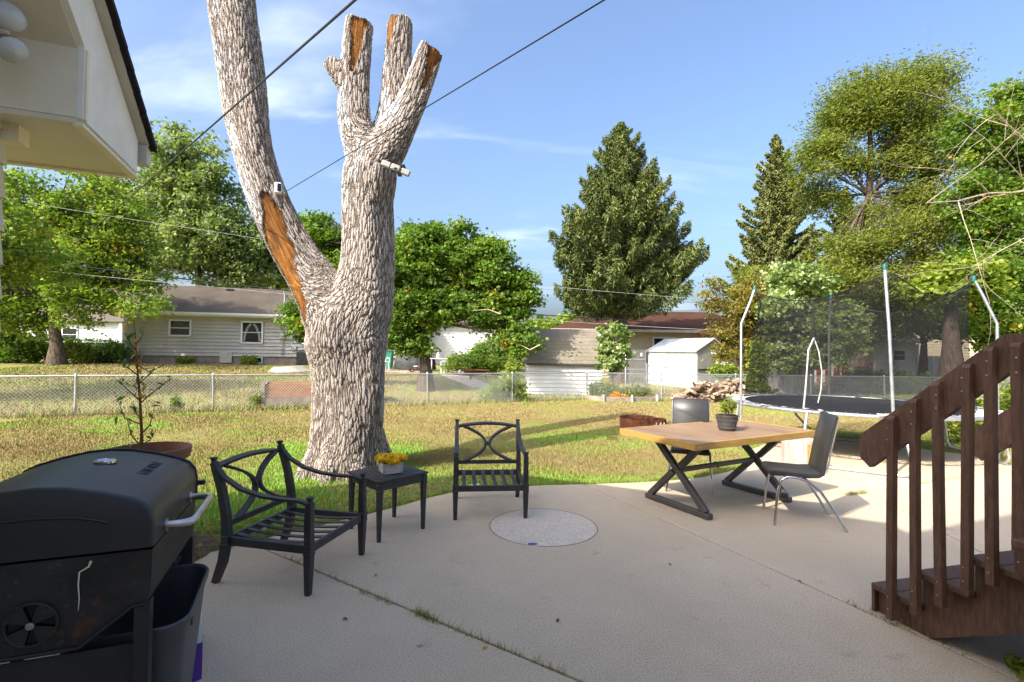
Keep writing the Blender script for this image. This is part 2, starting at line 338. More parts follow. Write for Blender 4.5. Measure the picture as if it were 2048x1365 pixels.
    MT['white_wood'] = pm('whitewashed_wood', (.58, .52, .44), (.72, .66, .58), .75, scale=8, stretch=(1, 1, 6))
    MT['log_bark'] = pm('peeled_log', (.30, .26, .215), (.44, .39, .33), .85, spec=.2, scale=5, stretch=(5, 5, .7), bump=.5, bscale=14)
    MT['rotten'] = pm('orange_rot', (.36, .15, .04), (.58, .32, .12), .9, spec=.1, scale=12, stretch=(3, 3, .8))
    t = NT('firewood'); v = t.coord('Object'); oi = t.n('ShaderNodeObjectInfo'); c = t.ramp(oi.outputs['Random'], [(0, (.13, .085, .055)), (.45, (.28, .20, .14)), (1, (.46, .35, .25))])
    c = t.mix(t.ramp(t.noise(t.coord('Object', (30, 4, 30)), 1, 4), [(.45, 0), (.7, .5)]), c, (.12, .085, .06)); t.col(c); t.set(.9, 0, .15); t.bump(t.noise(v, 25, 4), .6, .01); MT['firewood'] = t.m
    MT['split_face'] = pm('split_wood', (.42, .30, .18), (.58, .45, .30), .85, spec=.15, scale=10, rnd=.5)
    # houses
    MT['cream'] = pm('cream_paint', (.80, .71, .53), (.87, .79, .62), .7, spec=.3, scale=3, bump=.2, bscale=60, bdist=.002)
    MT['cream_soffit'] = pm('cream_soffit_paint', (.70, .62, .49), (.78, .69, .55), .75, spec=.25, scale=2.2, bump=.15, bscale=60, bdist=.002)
    MT['white_stucco'] = pm('weathered_white_paint', (.80, .76, .67), (.88, .84, .75), .75, spec=.25, scale=4, bump=.5, bscale=70, bdist=.003)
    MT['gutter'] = pm('beige_gutter', (.48, .44, .36), (.58, .54, .46), .5, spec=.4, scale=3)
    MT['yellow_siding'] = pm('pale_yellow_siding', (.60, .54, .34), (.68, .62, .42), .7, scale=3)
    MT['grey_siding'] = pm('grey_siding', (.49, .45, .40), (.56, .52, .465), .6, scale=1.4, stretch=(1, 1, .3))
    MT['white_siding'] = pm('white_siding', (.58, .57, .54), (.70, .69, .66), .6, scale=1.6)
    MT['beige_siding'] = pm('beige_siding', (.56, .45, .31), (.64, .53, .38), .65, scale=1.5)
    MT['white_trim'] = pm('white_trim', (.74, .74, .72), None, .5)
    MT['foundation'] = pm('foundation_block', (.26, .20, .165), (.36, .29, .245), .9, spec=.15, scale=5, bump=.4, bscale=20)
    def shingle(name, a, b, c3):
        t = NT(name); v = t.coord('World'); n1 = t.noise(v, 1.1, 4); n2 = t.noise(v, 40, 4, .7); c = t.ramp(n1, [(.3, a), (.7, b)]); c = t.mix(t.ramp(n2, [(.4, 0), (.7, .6)]), c, c3)
        oi = t.n('ShaderNodeObjectInfo'); c = t.mix(t.math('MULTIPLY', oi.outputs['Random'], .4), c, a); t.col(c); t.set(.92, 0, .15); t.bump(n2, .5, .01); MT[name] = t.m
    shingle('shingle_brown', (.12, .098, .078), (.19, .155, .125), (.24, .20, .165))
    shingle('shingle_red', (.075, .034, .024), (.12, .055, .038), (.15, .08, .06))
    shingle('shingle_tan', (.17, .145, .105), (.24, .205, .155), (.29, .25, .19))
    shingle('shingle_dark', (.018, .015, .018), (.035, .03, .034), (.06, .05, .05))
    MT['glass'] = pm('dark_window_glass', (.02, .022, .024), None, .06, spec=.6)
    MT['curtain'] = pm('pale_curtain', (.30, .27, .22), (.36, .32, .27), .8)
    t = NT('white_sheet_metal'); v = t.coord('Object'); t.col(t.ramp(t.noise(v, 2, 5), [(.3, (.70, .71, .73)), (.7, (.78, .79, .81))])); t.set(.45, 0, .4); MT['sheet_white'] = t.m
    MT['sheet_grey'] = pm('grey_sheet', (.36, .36, .35), (.46, .46, .44), .6, scale=3)
    MT['plank_grey'] = pm('grey_weathered_plank', (.28, .27, .27), (.42, .41, .41), .85, scale=5, stretch=(4, 4, .5), rnd=.4)
    MT['cedar'] = pm('cedar_board', (.30, .13, .055), (.42, .20, .09), .75, scale=5, stretch=(1, 1, 6), rnd=.3)
    MT['timber'] = pm('weathered_timber', (.20, .15, .11), (.33, .26, .20), .9, scale=6, rnd=.3)
    MT['wire_black'] = pm('cable_black', (.012, .012, .014), None, .6)
    MT['wire_pale'] = pm('cable_pale', (.34, .33, .30), None, .6)
    MT['rubber'] = pm('black_mat', (.016, .016, .018), (.03, .03, .032), .75, scale=6)
    MT['white_pad'] = pm('worn_white_pad', (.34, .33, .31), (.50, .49, .47), .8, scale=12)
    MT['white_plastic'] = pm('white_plastic', (.70, .70, .69), None, .4)
    MT['teal'] = pm('teal_cap', (.01, .10, .09), None, .45)
    MT['green_plastic'] = pm('green_plastic', (.02, .20, .12), None, .5)
    MT['purple'] = pm('purple_print', (.12, .04, .30), None, .4)
    MT['tarp'] = pm('black_tarp', (.02, .02, .02), (.04, .04, .04), .6, scale=4, bump=.6, bscale=5, bdist=.05)
    MT['grey_device'] = pm('grey_device', (.34, .33, .29), None, .5)
    MT['lens'] = pm('black_lens', (.008, .008, .009), None, .1)
    MT['red_paint'] = pm('red_paint', (.38, .04, .035), None, .5)
    MT['blue_scrap'] = pm('blue_scrap', (.03, .10, .35), None, .6)
    MT['pavers'] = pm('pinkish_pavers', (.40, .31, .25), (.50, .41, .34), .9, scale=3)
    t = NT('frosted_bulb'); t.col((.75, .75, .73)); t.set(.25, 0, .5); t.b.inputs['Transmission Weight'].default_value = .35; MT['bulb'] = t.m
    # safety net: fine dark weave, see-through
    t = NT('safety_net'); t.col((.012, .012, .013)); t.set(.8, 0, .15); tp = t.n('ShaderNodeBsdfTransparent'); ms = t.n('ShaderNodeMixShader')
    ms.inputs[0].default_value = .44; t.l(tp.outputs[0], ms.inputs[1]); t.l(t.b.outputs[0], ms.inputs[2]); t.l(ms.outputs[0], t.out.inputs[0]); MT['net'] = t.m
mats()

# ------------------------------------------------------------------ ground, lawn, patio
def smooth(a, b, x): t = np.clip((x-a)/(b-a), 0, 1); return t*t*(3-2*t)
def ground_z(x, y):
    x = np.asarray(x, float); y = np.asarray(y, float)
    yf = np.where(x < 2.55, 11.5+(x+10)*.438, 17.0); s = np.maximum(y-yf-.3, 0)*.93
    rate = .042-.038*smooth(-5, 3, x)
    return -.025 + rate*np.minimum(s, 16) + .006*np.maximum(np.minimum(s, 80)-16, 0)
def gz(x, y): return float(ground_z(x, y))
EDGE = [(-2.95, 2.98), (-2.55, 3.3), (-2.30, 3.58), (-2.32, 3.86), (-2.12, 4.09), (-1.97, 4.24), (-1.82, 4.39), (-1.42, 4.77), (-1.11, 5.1), (-.90, 5.37), (-.67, 5.58), (-.4, 5.74), (-.12, 5.85), (.47, 5.97), (1.0, 6.04), (1.5, 6.13), (2.0, 6.26), (2.43, 6.43), (2.95, 6.78), (3.43, 7.25), (3.70, 7.75), (3.9, 8.25), (4.4, 8.8), (4.96, 9.25), (5.6, 9.6), (6.2, 9.75), (6.72, 9.5), (6.99, 8.7), (7.37, 8.2), (7.45, 7.3), (8.6, 6.6), (13, 5.4), (13, -4), (-2, -4)]
def inside(poly, X, Y):
    X = np.asarray(X); Y = np.asarray(Y); r = np.zeros(X.shape, bool); n = len(poly)
    for i in range(n):
        x0, y0 = poly[i]; x1, y1 = poly[(i+1) % n]
        if y0 == y1: continue
        c = ((y0 > Y) != (y1 > Y)) & (X < (x1-x0)*(Y-y0)/(y1-y0)+x0); r ^= c
    return r
def terrain():
    xs = np.concatenate([np.linspace(-260, -40, 23)[:-1], np.linspace(-40, -14, 27)[:-1], np.linspace(-14, 14, 113)[:-1], np.linspace(14, 40, 27)[:-1], np.linspace(40, 260, 23)])
    ys = np.concatenate([np.linspace(-60, -4, 12)[:-1], np.linspace(-4, 22, 105)[:-1], np.linspace(22, 60, 39)[:-1], np.linspace(60, 480, 30)])
    X, Y = np.meshgrid(xs, ys); Zg = ground_z(X, Y)
    near = (Y > 0) & (Y < 30) & (np.abs(X) < 30)
    Zg = Zg + np.where(near, .012*np.sin(X*1.7+Y*.6)*np.sin(Y*1.3-X*.4), 0)*np.where(inside(EDGE, X, Y), 0, 1)
    V = np.stack([X.ravel(), Y.ravel(), Zg.ravel()], 1); nx = len(xs); ny = len(ys)
    i = np.arange(ny-1)[:, None]*nx+np.arange(nx-1)[None]; i = i.ravel(); F = np.stack([i, i+1, i+nx+1, i+nx], 1)
    link('lawn_ground', npmesh('lawn_ground', V, F, MT['lawn'], smooth=True), kind='structure')
terrain()
def clip(poly, p, d, gap, side):
    """keep the half plane left (side=1) or right (-1) of the line p+t*d, gap/2 away from it"""
    nx, ny = -d[1]*side, d[0]*side; L = math.hypot(nx, ny); nx /= L; ny /= L
    f = lambda q: (q[0]-p[0])*nx+(q[1]-p[1])*ny-gap/2
    out = []
    for i in range(len(poly)):
        a, b = poly[i], poly[(i+1) % len(poly)]; fa, fb = f(a), f(b)
        if fa >= 0: out.append(a)
        if (fa > 0) != (fb > 0):
            t = fa/(fa-fb); out.append((a[0]+(b[0]-a[0])*t, a[1]+(b[1]-a[1])*t))
    return out
def patio():
    root = bpy.data.objects.new('patio', None); COL.objects.link(root); root['kind'] = 'structure'
    J1 = ((-1.83, 3.9), (.83, -.56)); J2 = ((.92, 5.95), (.413, -.911)); J3 = ((4.16, 5.93), (-.18, -.98)); J4 = ((3.77, 5.67), (.92, .395)); g = .014
    near = clip(EDGE, *J1, g, -1); rest = clip(EDGE, *J1, g, 1); mid = clip(rest, *J2, g, -1); right = clip(rest, *J2, g, 1)
    ra = clip(right, *J3, g, -1); rr_ = clip(right, *J3, g, 1); far = clip(rr_, *J4, g, 1); rb = clip(rr_, *J4, g, -1)
    for k, P in enumerate((near, mid, far, ra, rb)):
        if len(P) < 3: continue
        b = .006; c = MB().poly(P, -.12, 0); o = c.build('slab', MT['concrete'], root)
        md = o.modifiers.new('bevel', 'BEVEL'); md.width = .007; md.segments = 2; md.limit_method = 'ANGLE'; md.angle_limit = radians(50)
    c = MB().lathe([(0, .004), (.455, .004), (.478, .001), (.482, -.02)], 64, (.305, 4.565, 0)); c.build('round_patch', MT['aggregate'], root, smooth=40, label='round pebbly concrete patch set in the patio')
    c = MB().lathe([(.482, .0012), (.488, .0012)], 64, (.305, 4.565, 0)); c.build('patch_joint', MT['dirt'], root)
patio()
def dirt_patch():
    n = 40; vs = [(-2.55, 3.9, .0)]; 
    for k in range(n):
        a = 2*pi*k/n; r = 1+.16*sin(3*a+1)+.1*sin(7*a); vs.append((-2.62+.36*r*cos(a), 3.72+.62*r*sin(a), -.004))
    vs[0] = (-2.62, 3.72, .012); MB().add(vs, [(0, 1+k, 1+(k+1) % n) for k in range(n)]).build('bare_soil', MT['dirt'], kind='structure', smooth=60)
dirt_patch()

# grass blades: one uncountable mass
def vnoise(x, y, s, seed=0):
    r = np.random.RandomState(seed); T = r.rand(64, 64); x = x*s; y = y*s; xi = np.floor(x).astype(int); yi = np.floor(y).astype(int); fx = x-xi; fy = y-yi
    fx = fx*fx*(3-2*fx); fy = fy*fy*(3-2*fy); a = T[xi % 64, yi % 64]; b = T[(xi+1) % 64, yi % 64]; c = T[xi % 64, (yi+1) % 64]; d = T[(xi+1) % 64, (yi+1) % 64]
    return (a*(1-fx)+b*fx)*(1-fy)+(c*(1-fx)+d*fx)*fy
def blades(X, Y, h, w, lv, lean=.6):
    n = len(X); z = ground_z(X, Y); a = RS.rand(n)*2*pi; dx = np.cos(a); dy = np.sin(a); b = RS.rand(n)*2*pi; l = lean*h*RS.rand(n)
    V = np.empty((n, 3, 3)); V[:, 0] = np.stack([X-dx*w/2, Y-dy*w/2, z-.01], 1); V[:, 1] = np.stack([X+dx*w/2, Y+dy*w/2, z-.01], 1); V[:, 2] = np.stack([X+np.cos(b)*l, Y+np.sin(b)*l, z+h], 1)
    return V.reshape(-1, 3), np.repeat(lv, 3)
def grass():
    Vs, Ls = [], []
    def region(n, x0, x1, y0, y1, cond, hmin, hmax, wmul=1, dens_pow=0, base=None):
        X = RS.rand(n)*(x1-x0)+x0; Y = RS.rand(n)*(y1-y0)+y0
        m = cond(X, Y); X, Y = X[m], Y[m]; k = len(X)
        g = .55*vnoise(X+50, Y+50, .45, 1)+.45*vnoise(X+50, Y+50, 1.9, 2)
        near = smooth(7.4, 5.2, Y+np.abs(X-.5)*.22)
        lv = np.clip((g-.52)*2.2+.14+.78*near+RS.randn(k)*.16, 0, 1) if base is None else np.clip(base+RS.randn(k)*.2, 0, 1)
        h = (hmin+(hmax-hmin)*RS.rand(k))*(.7+.6*g); w = (.006+.0011*Y)*wmul
        v, l = blades(X, Y, h, w, lv); Vs.append(v); Ls.append(l)
    inview = lambda X, Y: (np.abs(X) < Y*1.12+.6)
    yf = lambda X: np.where(X < 2.55, 11.5+(X+10)*.438, 17.0)
    lawn = lambda X, Y: inview(X, Y) & ~inside(EDGE, X, Y) & (Y < yf(X)-.05) & (((X+2.62)/.36)**2+((Y-3.72)/.6)**2 > 1)
    region(190000, -9, 5, 3.2, 8.2, lawn, .015, .05)
    region(180000, -10.5, 10, 7, 12, lawn, .012, .042)
    region(150000, -9, 17, 11, 17, lawn, .015, .05, 1.2)
    beyond = lambda X, Y: inview(X, Y) & (Y > yf(X)+.05)
    region(90000, -22, 2, 10, 27, beyond, .03, .09, 1.3)
    region(40000, 2, 24, 16.8, 32, beyond, .03, .10, 1.3)
    # ragged tall grass along the fence foot
    fl = lambda X, Y: inview(X, Y) & (np.abs(Y-yf(X)) < .35*(.3+vnoise(X+9, Y+9, .8, 5)))
    region(60000, -11, 16, 10.8, 17.5, fl, .06, .24, 1.1, base=.36)
    # longer blades hanging over the patio edge
    P = np.array(EDGE[2:30]); seg = np.diff(P, axis=0); L = np.hypot(*seg.T); n = 9000; k = RS.choice(len(seg), n, p=L/L.sum()); t = RS.rand(n)
    Q = P[k]+seg[k]*t[:, None]; nrm = np.stack([-seg[k, 1], seg[k, 0]], 1)/L[k][:, None]; off = np.abs(RS.randn(n))*.05
    v, l = blades(Q[:, 0]+nrm[:, 0]*off, Q[:, 1]+nrm[:, 1]*off, .03+.05*RS.rand(n), .009, np.clip(.75+RS.randn(n)*.2, 0, 1), 1.2)
    Vs.append(v); Ls.append(l)
    V = np.concatenate(Vs); lv = np.concatenate(Ls); F = np.arange(len(V)).reshape(-1, 3)
    o = link('grass', npmesh('grass', V, F, MT['grass'], {'lv': lv}), kind='stuff'); tag(o, 'short dry yellow and green grass of the back yards', 'grass')
grass()
def joint_weeds():
    """moss and small weeds in the patio joints"""
    pts = []
    def along(a, b, n, sp):
        for _ in range(n):
            t = random.random(); pts.append((a[0]+(b[0]-a[0])*t+random.gauss(0, sp), a[1]+(b[1]-a[1])*t+random.gauss(0, sp)))
    along((-.98, 3.29), (-.72, 3.12), 80, .006); along((-.56, 3.03), (-.42, 2.93), 170, .014); along((-.4, 2.92), (.3, 2.46), 120, .004); along((-1.7, 3.82), (-1.0, 3.31), 60, .003); along((3.8, 5.69), (4.1, 5.80), 300, .015); along((5.0, 6.2), (5.9, 6.6), 80, .008); along((2.15, 3.24), (2.42, 2.65), 60, .005)
    X, Y = np.array(pts).T; n = len(X); v, l = blades(X, Y, .012+.03*RS.rand(n)+.012, .005, np.clip(RS.rand(n)*.9, 0, 1), 1.5); v[:, 2] += .025
    o = link('joint_weeds', npmesh('joint_weeds', v, np.arange(len(v)).reshape(-1, 3), MT['grass'], {'lv': l}), kind='stuff'); tag(o, 'small weeds and moss in the patio joints', 'weeds')
joint_weeds()

# ------------------------------------------------------------------ foliage tools
def leafcards(C, size, up=.6, ratio=.75, lv=None, axis=None, fold=.18, jitter=.35):
    n = len(C); nrm = RS.randn(n, 3); nrm[:, 2] += up*2; nrm /= np.linalg.norm(nrm, axis=1, keepdims=True)
    a = RS.randn(n, 3) if axis is None else axis+RS.randn(n, 3)*.35
    a -= nrm*(a*nrm).sum(1, keepdims=True); a /= np.linalg.norm(a, axis=1, keepdims=True)+1e-9; b = np.cross(nrm, a)
    s = (size*(1+jitter*(RS.rand(n)*2-1)))[:, None]; V = np.empty((n, 4, 3))
    V[:, 0] = C-a*s*.5; V[:, 1] = C+b*s*.5*ratio+nrm*s*fold; V[:, 2] = C+a*s*.5; V[:, 3] = C-b*s*.5*ratio+nrm*s*fold
    i = np.arange(n)[:, None]*4; F = np.concatenate([i+np.array([[0, 1, 2]]), i+np.array([[0, 2, 3]])], 0)
    return V.reshape(-1, 3), F, np.repeat(lv if lv is not None else RS.rand(n), 4)
def clumps(lobes, n, surf=.33, flat=.75, minr=0):
    vol = np.array([l[3]*l[4]*l[5] for l in lobes])**.8; k = RS.choice(len(lobes), n, p=vol/vol.sum()); L = np.array(lobes)[k]
    d = RS.randn(n, 3); d /= np.linalg.norm(d, axis=1, keepdims=True); r = RS.rand(n, 1)**surf
    return L[:, :3]+d*r*L[:, 3:6]*.95, k, d
def tree(name, label, cat_group, base, trunk_pts, trunk_r, lobes, ncl, nlf, rc, size, leafmat, barkmat='bark', surf=.33, up=.6, ratio=.75, autumn=0, flat=.6, seed=1, twigs=True, axis=None, cr=.03, lvbias=.42, lvs=.17, extra=None):
    global RS; RS = np.random.RandomState(seed); random.seed(seed)
    root = thing(name, label, 'tree', base, 0, cat_group); B = np.array(base)
    T = MB(); n = len(trunk_pts); pth = [Vector(p)-Vector(base) for p in trunk_pts]
    rr = [trunk_r[0]+(trunk_r[1]-trunk_r[0])*(i/(n-1))**.7 for i in range(n)]; rr[0] *= 1.35
    T.tube(pth, rr, 10); T.build('trunk', MT[barkmat], root, smooth=60)
    C, k, d = clumps(lobes, ncl, surf); Br = MB(); limbs = []
    for i, l in enumerate(lobes):
        e = Vector(l[:3])-Vector(base); j = min(range(max(1, (n+1)//2), n), key=lambda q: abs(pth[q].z-(e.z-.55*math.hypot(e.x-pth[q].x, e.y-pth[q].y)))); s = pth[j]; m = (s+e)/2+Vector((random.gauss(0, .3), random.gauss(0, .3), .25*(e-s).length*random.random()))
        P = [s.lerp(m, t).lerp(m.lerp(e, t), t) for t in (0, .25, .5, .75, 1)]; r0 = min(rr[j]*.55, .10); Br.tube(P, [r0, r0*.75, r0*.55, r0*.4, cr], 6); limbs.append(P)
    if twigs:
        for c, kk in zip(C, k):
            if random.random() < .55:
                s = random.choice(limbs[kk][1:]); e = Vector(c)-Vector(base); m = (s+e)/2+Vector((random.gauss(0, .1), random.gauss(0, .1), .12*(e-s).length))
                Br.tube([s, m, e], [cr*1.3, cr*.8, cr*.35], 4, cap=False)
    if extra: extra(Br, root)
    Br.build('branches', MT[barkmat], root, smooth=60)
    cl = np.clip(lvbias+RS.randn(ncl)*lvs, .02, .82)
    if autumn: m = RS.rand(ncl) < autumn; cl[m] = .88+.12*RS.rand(m.sum())
    q = np.repeat(np.arange(ncl), nlf); N = len(q); off = RS.randn(N, 3)*rc*(.55+.45*RS.rand(N, 1)); off[:, 2] *= flat
    P = C[q]+off-B; lv = np.clip(cl[q]+RS.randn(N)*.12, 0, 1)
    ax = None if axis is None else np.broadcast_to(np.array(axis, float), (N, 3))
    V, F, lvv = leafcards(P, size, up, ratio, lv, ax); link('crown', npmesh('crown', V, F, MT[leafmat], {'lv': lvv}), root)
    return root
def spruce(name, label, base, ztop, zlow, prof, nbranch, cards, size, leafmat, trunk_r, seed=3, hang=.6, asc=(.45, -.25), group='conifers behind the yard', width=.30):
    """prof(u) -> radius for u 0 (bottom of crown) .. 1 (top)"""
    global RS; RS = np.random.RandomState(seed); random.seed(seed); root = thing(name, label, 'tree', base, 0, group); B = np.array(base)
    H = ztop-base[2]; T = MB(); T.tube([(0, 0, 0), (.03, 0, H*.35), (0, .03, H*.7), (0, 0, H)], [trunk_r*1.2, trunk_r*.8, trunk_r*.4, .03], 10).build('trunk', MT['bark'], root, smooth=60)
    Br = MB(); Ps, Ax, Lv, Sz = [], [], [], []
    for j in range(nbranch):
        u = (j+random.random())/nbranch; u = 1-(1-u)**.9 if False else u
        z = zlow+(ztop-zlow)*u; R = max(.12, prof(u)*(.52+.70*random.random())); ph = j*2.399+random.random()*.8
        sl = asc[1]+(asc[0]-asc[1])*u+random.gauss(0, .06); dx, dy = cos(ph), sin(ph)
        path = lambda t: np.stack([dx*R*t, dy*R*t, z-base[2]+R*(sl*t+.22*t*t-.10*np.sin(pi*t))], 1)
        pt = path(np.linspace(0, 1, 5)); Br.tube([tuple(p) for p in pt], [.02+.012*R, .015+.01*R, .015, .01, .005], 4, cap=False)
        n = int(cards*R*(.7+.4*random.random()))+14; t = RS.rand(n)**.62*.92+.08; P = path(t); lat = RS.randn(n)*(.13*R*(1.05-t)+.06); P[:, 0] += -dy*lat; P[:, 1] += dx*lat
        hg = RS.rand(n)*hang*(1-u)**.5*(.35+.65*(1-np.abs(t-.6))); P[:, 2] -= hg
        a = np.stack([dx*.55+np.zeros(n), dy*.55+np.zeros(n), -.9*(hg > .12)+.25], 1); a[:, 0] += -dy*np.sign(lat)*.5; a[:, 1] += dx*np.sign(lat)*.5
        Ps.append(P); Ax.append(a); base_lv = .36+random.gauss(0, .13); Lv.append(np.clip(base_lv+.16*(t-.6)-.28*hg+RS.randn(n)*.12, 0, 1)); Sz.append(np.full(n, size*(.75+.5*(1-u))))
    Br.build('branches', MT['bark'], root)
    P = np.concatenate(Ps); V, F, lv = leafcards(P, np.concatenate(Sz), .25, width, np.concatenate(Lv), np.concatenate(Ax), .1)
    link('crown', npmesh('crown', V, F, MT[leafmat], {'lv': lv}), root); return root
def shrub(name, label, base, lobes, ncl, nlf, rc, size, leafmat, cat='bush', stems=6, seed=5, up=.5, ratio=.6, stemmat='twig', flat=.8, group=None, lvbias=.45, lvs=.17):
    """lobes are relative to the base"""
    global RS; RS = np.random.RandomState(seed); random.seed(seed); root = thing(name, label, cat, base, 0, group)
    C, k, d = clumps(lobes, ncl, .4); S = MB()
    for i in range(stems):
        e = Vector(C[random.randrange(ncl)]); s = Vector((random.gauss(0, .06), random.gauss(0, .06), 0)); m = (s+e)/2+Vector((random.gauss(0, .08), random.gauss(0, .08), .1)); S.tube([s, m, e], [.018, .012, .005], 5, cap=False)
    if stems: S.build('stems', MT[stemmat], root, smooth=60)
    q = np.repeat(np.arange(ncl), nlf); N = len(q); off = RS.randn(N, 3)*rc; off[:, 2] *= flat; P = C[q]+off; P[:, 2] = np.maximum(P[:, 2], .02)
    cl = np.clip(lvbias+RS.randn(ncl)*lvs, 0, 1); V, F, lv = leafcards(P, size, up, ratio, np.clip(cl[q]+RS.randn(N)*.13, 0, 1)); link('foliage', npmesh('foliage', V, F, MT[leafmat], {'lv': lv}), root); return root

# ------------------------------------------------------------------ the big pruned tree
def big_tree():
    global RS; RS = np.random.RandomState(11); random.seed(11)
    tr = [(-2.13, 6.60, -.25, .60), (-2.13, 6.60, 0, .53), (-2.13, 6.58, .2, .49), (-2.12, 6.57, .5, .445), (-2.11, 6.57, .95, .43), (-2.13, 6.57, 1.4, .45), (-2.17, 6.57, 1.75, .50)]
    LL = [(-2.38, 6.55, 2.12, .41), (-2.64, 6.53, 2.48, .31), (-2.91, 6.50, 2.90, .255), (-3.20, 6.48, 3.52, .245), (-3.42, 6.48, 4.18, .24), (-3.55, 6.5, 4.84, .262), (-3.64, 6.5, 5.5, .276), (-3.75, 6.5, 6.17, .28), (-3.84, 6.5, 7.1, .27), (-3.92, 6.5, 8.3, .25)]
    RR = [(-2.02, 6.57, 2.15, .43), (-1.96, 6.57, 2.49, .365), (-1.93, 6.56, 2.88, .33), (-1.93, 6.55, 3.5, .312), (-1.88, 6.54, 3.95, .325)]
    L1 = [(-2.0, 6.52, 4.25, .235), (-2.10, 6.5, 4.6, .20), (-2.11, 6.5, 5.19, .182), (-2.07, 6.5, 5.89, .175)]
    L2 = [(-1.75, 6.62, 4.3, .24), (-1.64, 6.66, 4.72, .195), (-1.595, 6.68, 5.4, .18), (-1.58, 6.68, 6.06, .165)]
    L3 = [(-1.66, 6.52, 4.25, .26), (-1.47, 6.48, 4.57, .205), (-1.30, 6.45, 4.92, .172), (-1.09, 6.40, 5.5, .155)]
    KN = [(-2.1, 6.5, 4.95, .16), (-2.26, 6.46, 5.14, .14), (-2.42, 6.43, 5.33, .105)]
    def spl(P, step=.05):
        P = np.array(P); out = []
        for i in range(len(P)-1):
            p0, p1, p2, p3 = P[max(i-1, 0)], P[i], P[i+1], P[min(i+2, len(P)-1)]; n = max(2, int(np.linalg.norm(p2[:3]-p1[:3])/step))
            for t in np.arange(n)/n: out.append(.5*((2*p1)+(-p0+p2)*t+(2*p0-5*p1+4*p2-p3)*t*t+(-p0+3*p1-3*p2+p3)*t**3))
        out.append(P[-1]); return np.array(out)
    paths = [spl(tr+LL), spl(tr+RR+L1), spl(tr+RR+L2), spl(tr+RR+L3)]
    mb = MB(); nseg = 28
    def limb(P, wob=.05, cut=None):
        pts = [tuple(p[:3]) for p in P]; o = len(mb.v); mb.tube(pts, [p[3] for p in P], nseg)
        for i in range(len(pts)):
            for j in range(nseg):
                v = Vector(mb.v[o+i*nseg+j]); c = Vector(pts[i]); a = 2*pi*j/nseg; s = i*.05
                k = 1+wob*(sin(3*a+s*1.3)+.8*sin(5*a-s*2.1+1)+.6*sin(2*a+s*3.3)); mb.v[o+i*nseg+j] = tuple(c+(v-c)*k)
    limb(paths[0]); limb(spl(tr+RR)); i0 = len(tr)+len(RR)-2
    for L in (L1, L2, L3): limb(spl([RR[-2], RR[-1]]+L), .04)
    limb(spl(KN), .06)
    for k in range(9):
        a = k*2*pi/9+.35; r = .60+.14*random.random(); c = Vector((-2.13, 6.6, 0)); d = Vector((cos(a), sin(a), 0))
        mb.tube([c+d*.26+Vector((0, 0, .62)), c+d*.36+Vector((0, 0, .28)), c+d*.48+Vector((0, 0, .06)), c+d*r+Vector((0, 0, -.12))], [.15, .15, .13, .05], 10)
    me = mb.mesh('rough', MT['big_bark']); tmp = bpy.data.objects.new('tmp', me); COL.objects.link(tmp)
    md = tmp.modifiers.new('r', 'REMESH'); md.mode = 'VOXEL'; md.voxel_size = .0155; md.use_smooth_shade = True
    m2 = tmp.modifiers.new('s', 'SMOOTH'); m2.factor = .5; m2.iterations = 12
    dg = bpy.context.evaluated_depsgraph_get(); me2 = bpy.data.meshes.new_from_object(tmp.evaluated_get(dg)); bpy.data.objects.remove(tmp)
    n = len(me2.vertices); V = np.empty(n*3, np.float32); me2.vertices.foreach_get('co', V); V = V.reshape(-1, 3).astype(float)
    Nn = np.empty(n*3, np.float32); me2.vertices.foreach_get('normal', Nn); Nn = Nn.reshape(-1, 3)
    acc = np.zeros((n, 3)); wt = np.zeros(n)
    for P in paths:
        C = P[:, :3]; T = np.gradient(C, axis=0); T /= np.linalg.norm(T, axis=1, keepdims=True); S = np.zeros_like(C); S[0] = (1, 0, 0)
        for i in range(1, len(C)):
            s = S[i-1]-T[i]*S[i-1].dot(T[i]); S[i] = s/np.linalg.norm(s)
        Bn = np.cross(T, S); arc = np.concatenate([[0], np.cumsum(np.linalg.norm(np.diff(C, axis=0), axis=1))])
        for a in range(0, n, 8000):
            v = V[a:a+8000]; d2 = ((v[:, None]-C[None])**2).sum(2); k = d2.argmin(1); dv = v-C[k]; rel = np.sqrt(d2[np.arange(len(v)), k])/P[k, 3]; w = 1/(rel**6+.02)
            cc = np.stack([(dv*S[k]).sum(1), (dv*Bn[k]).sum(1), (arc[k]+(dv*T[k]).sum(1))*.27], 1); acc[a:a+8000] += cc*w[:, None]; wt[a:a+8000] += w
    bk = acc/wt[:, None]
    # bare orange wood where the bark is stripped
    bare = np.zeros(n)
    def strip(pts, w, yclip=None):
        nonlocal bare
        for (p0, w0), (p1, w1) in zip(list(zip(pts, w))[:-1], list(zip(pts, w))[1:]):
            p0, p1 = np.array(p0), np.array(p1); d = p1-p0; L2_ = (d*d).sum()
            t = np.clip(((V-p0)@d)/L2_, 0, 1); q = p0+t[:, None]*d; dist = np.linalg.norm((V-q)*np.array([1, .75, 1]), axis=1)
            ww = (w0+(w1-w0)*t)*(.8+.45*vnoise(V[:, 2]*9+40, V[:, 0]*9+40, 1, 8)); m = np.clip((ww-dist)/.07+.5, 0, 1)*(Nn[:, 1] < .35); bare = np.maximum(bare, m)
    strip([sight(528, 375, 6.3), sight(545, 430, 6.26), sight(552, 480, 6.26), sight(572, 545, 6.26), sight(598, 605, 6.24), sight(614, 650, 6.2)], [.02, .11, .165, .15, .10, .03])
    strip([sight(716, 45, 6.33), sight(712, 80, 6.33), sight(703, 140, 6.33)], [.09, .07, .02])
    strip([sight(782, 20, 6.52), sight(776, 45, 6.52), sight(770, 95, 6.52)], [.13, .085, .02])
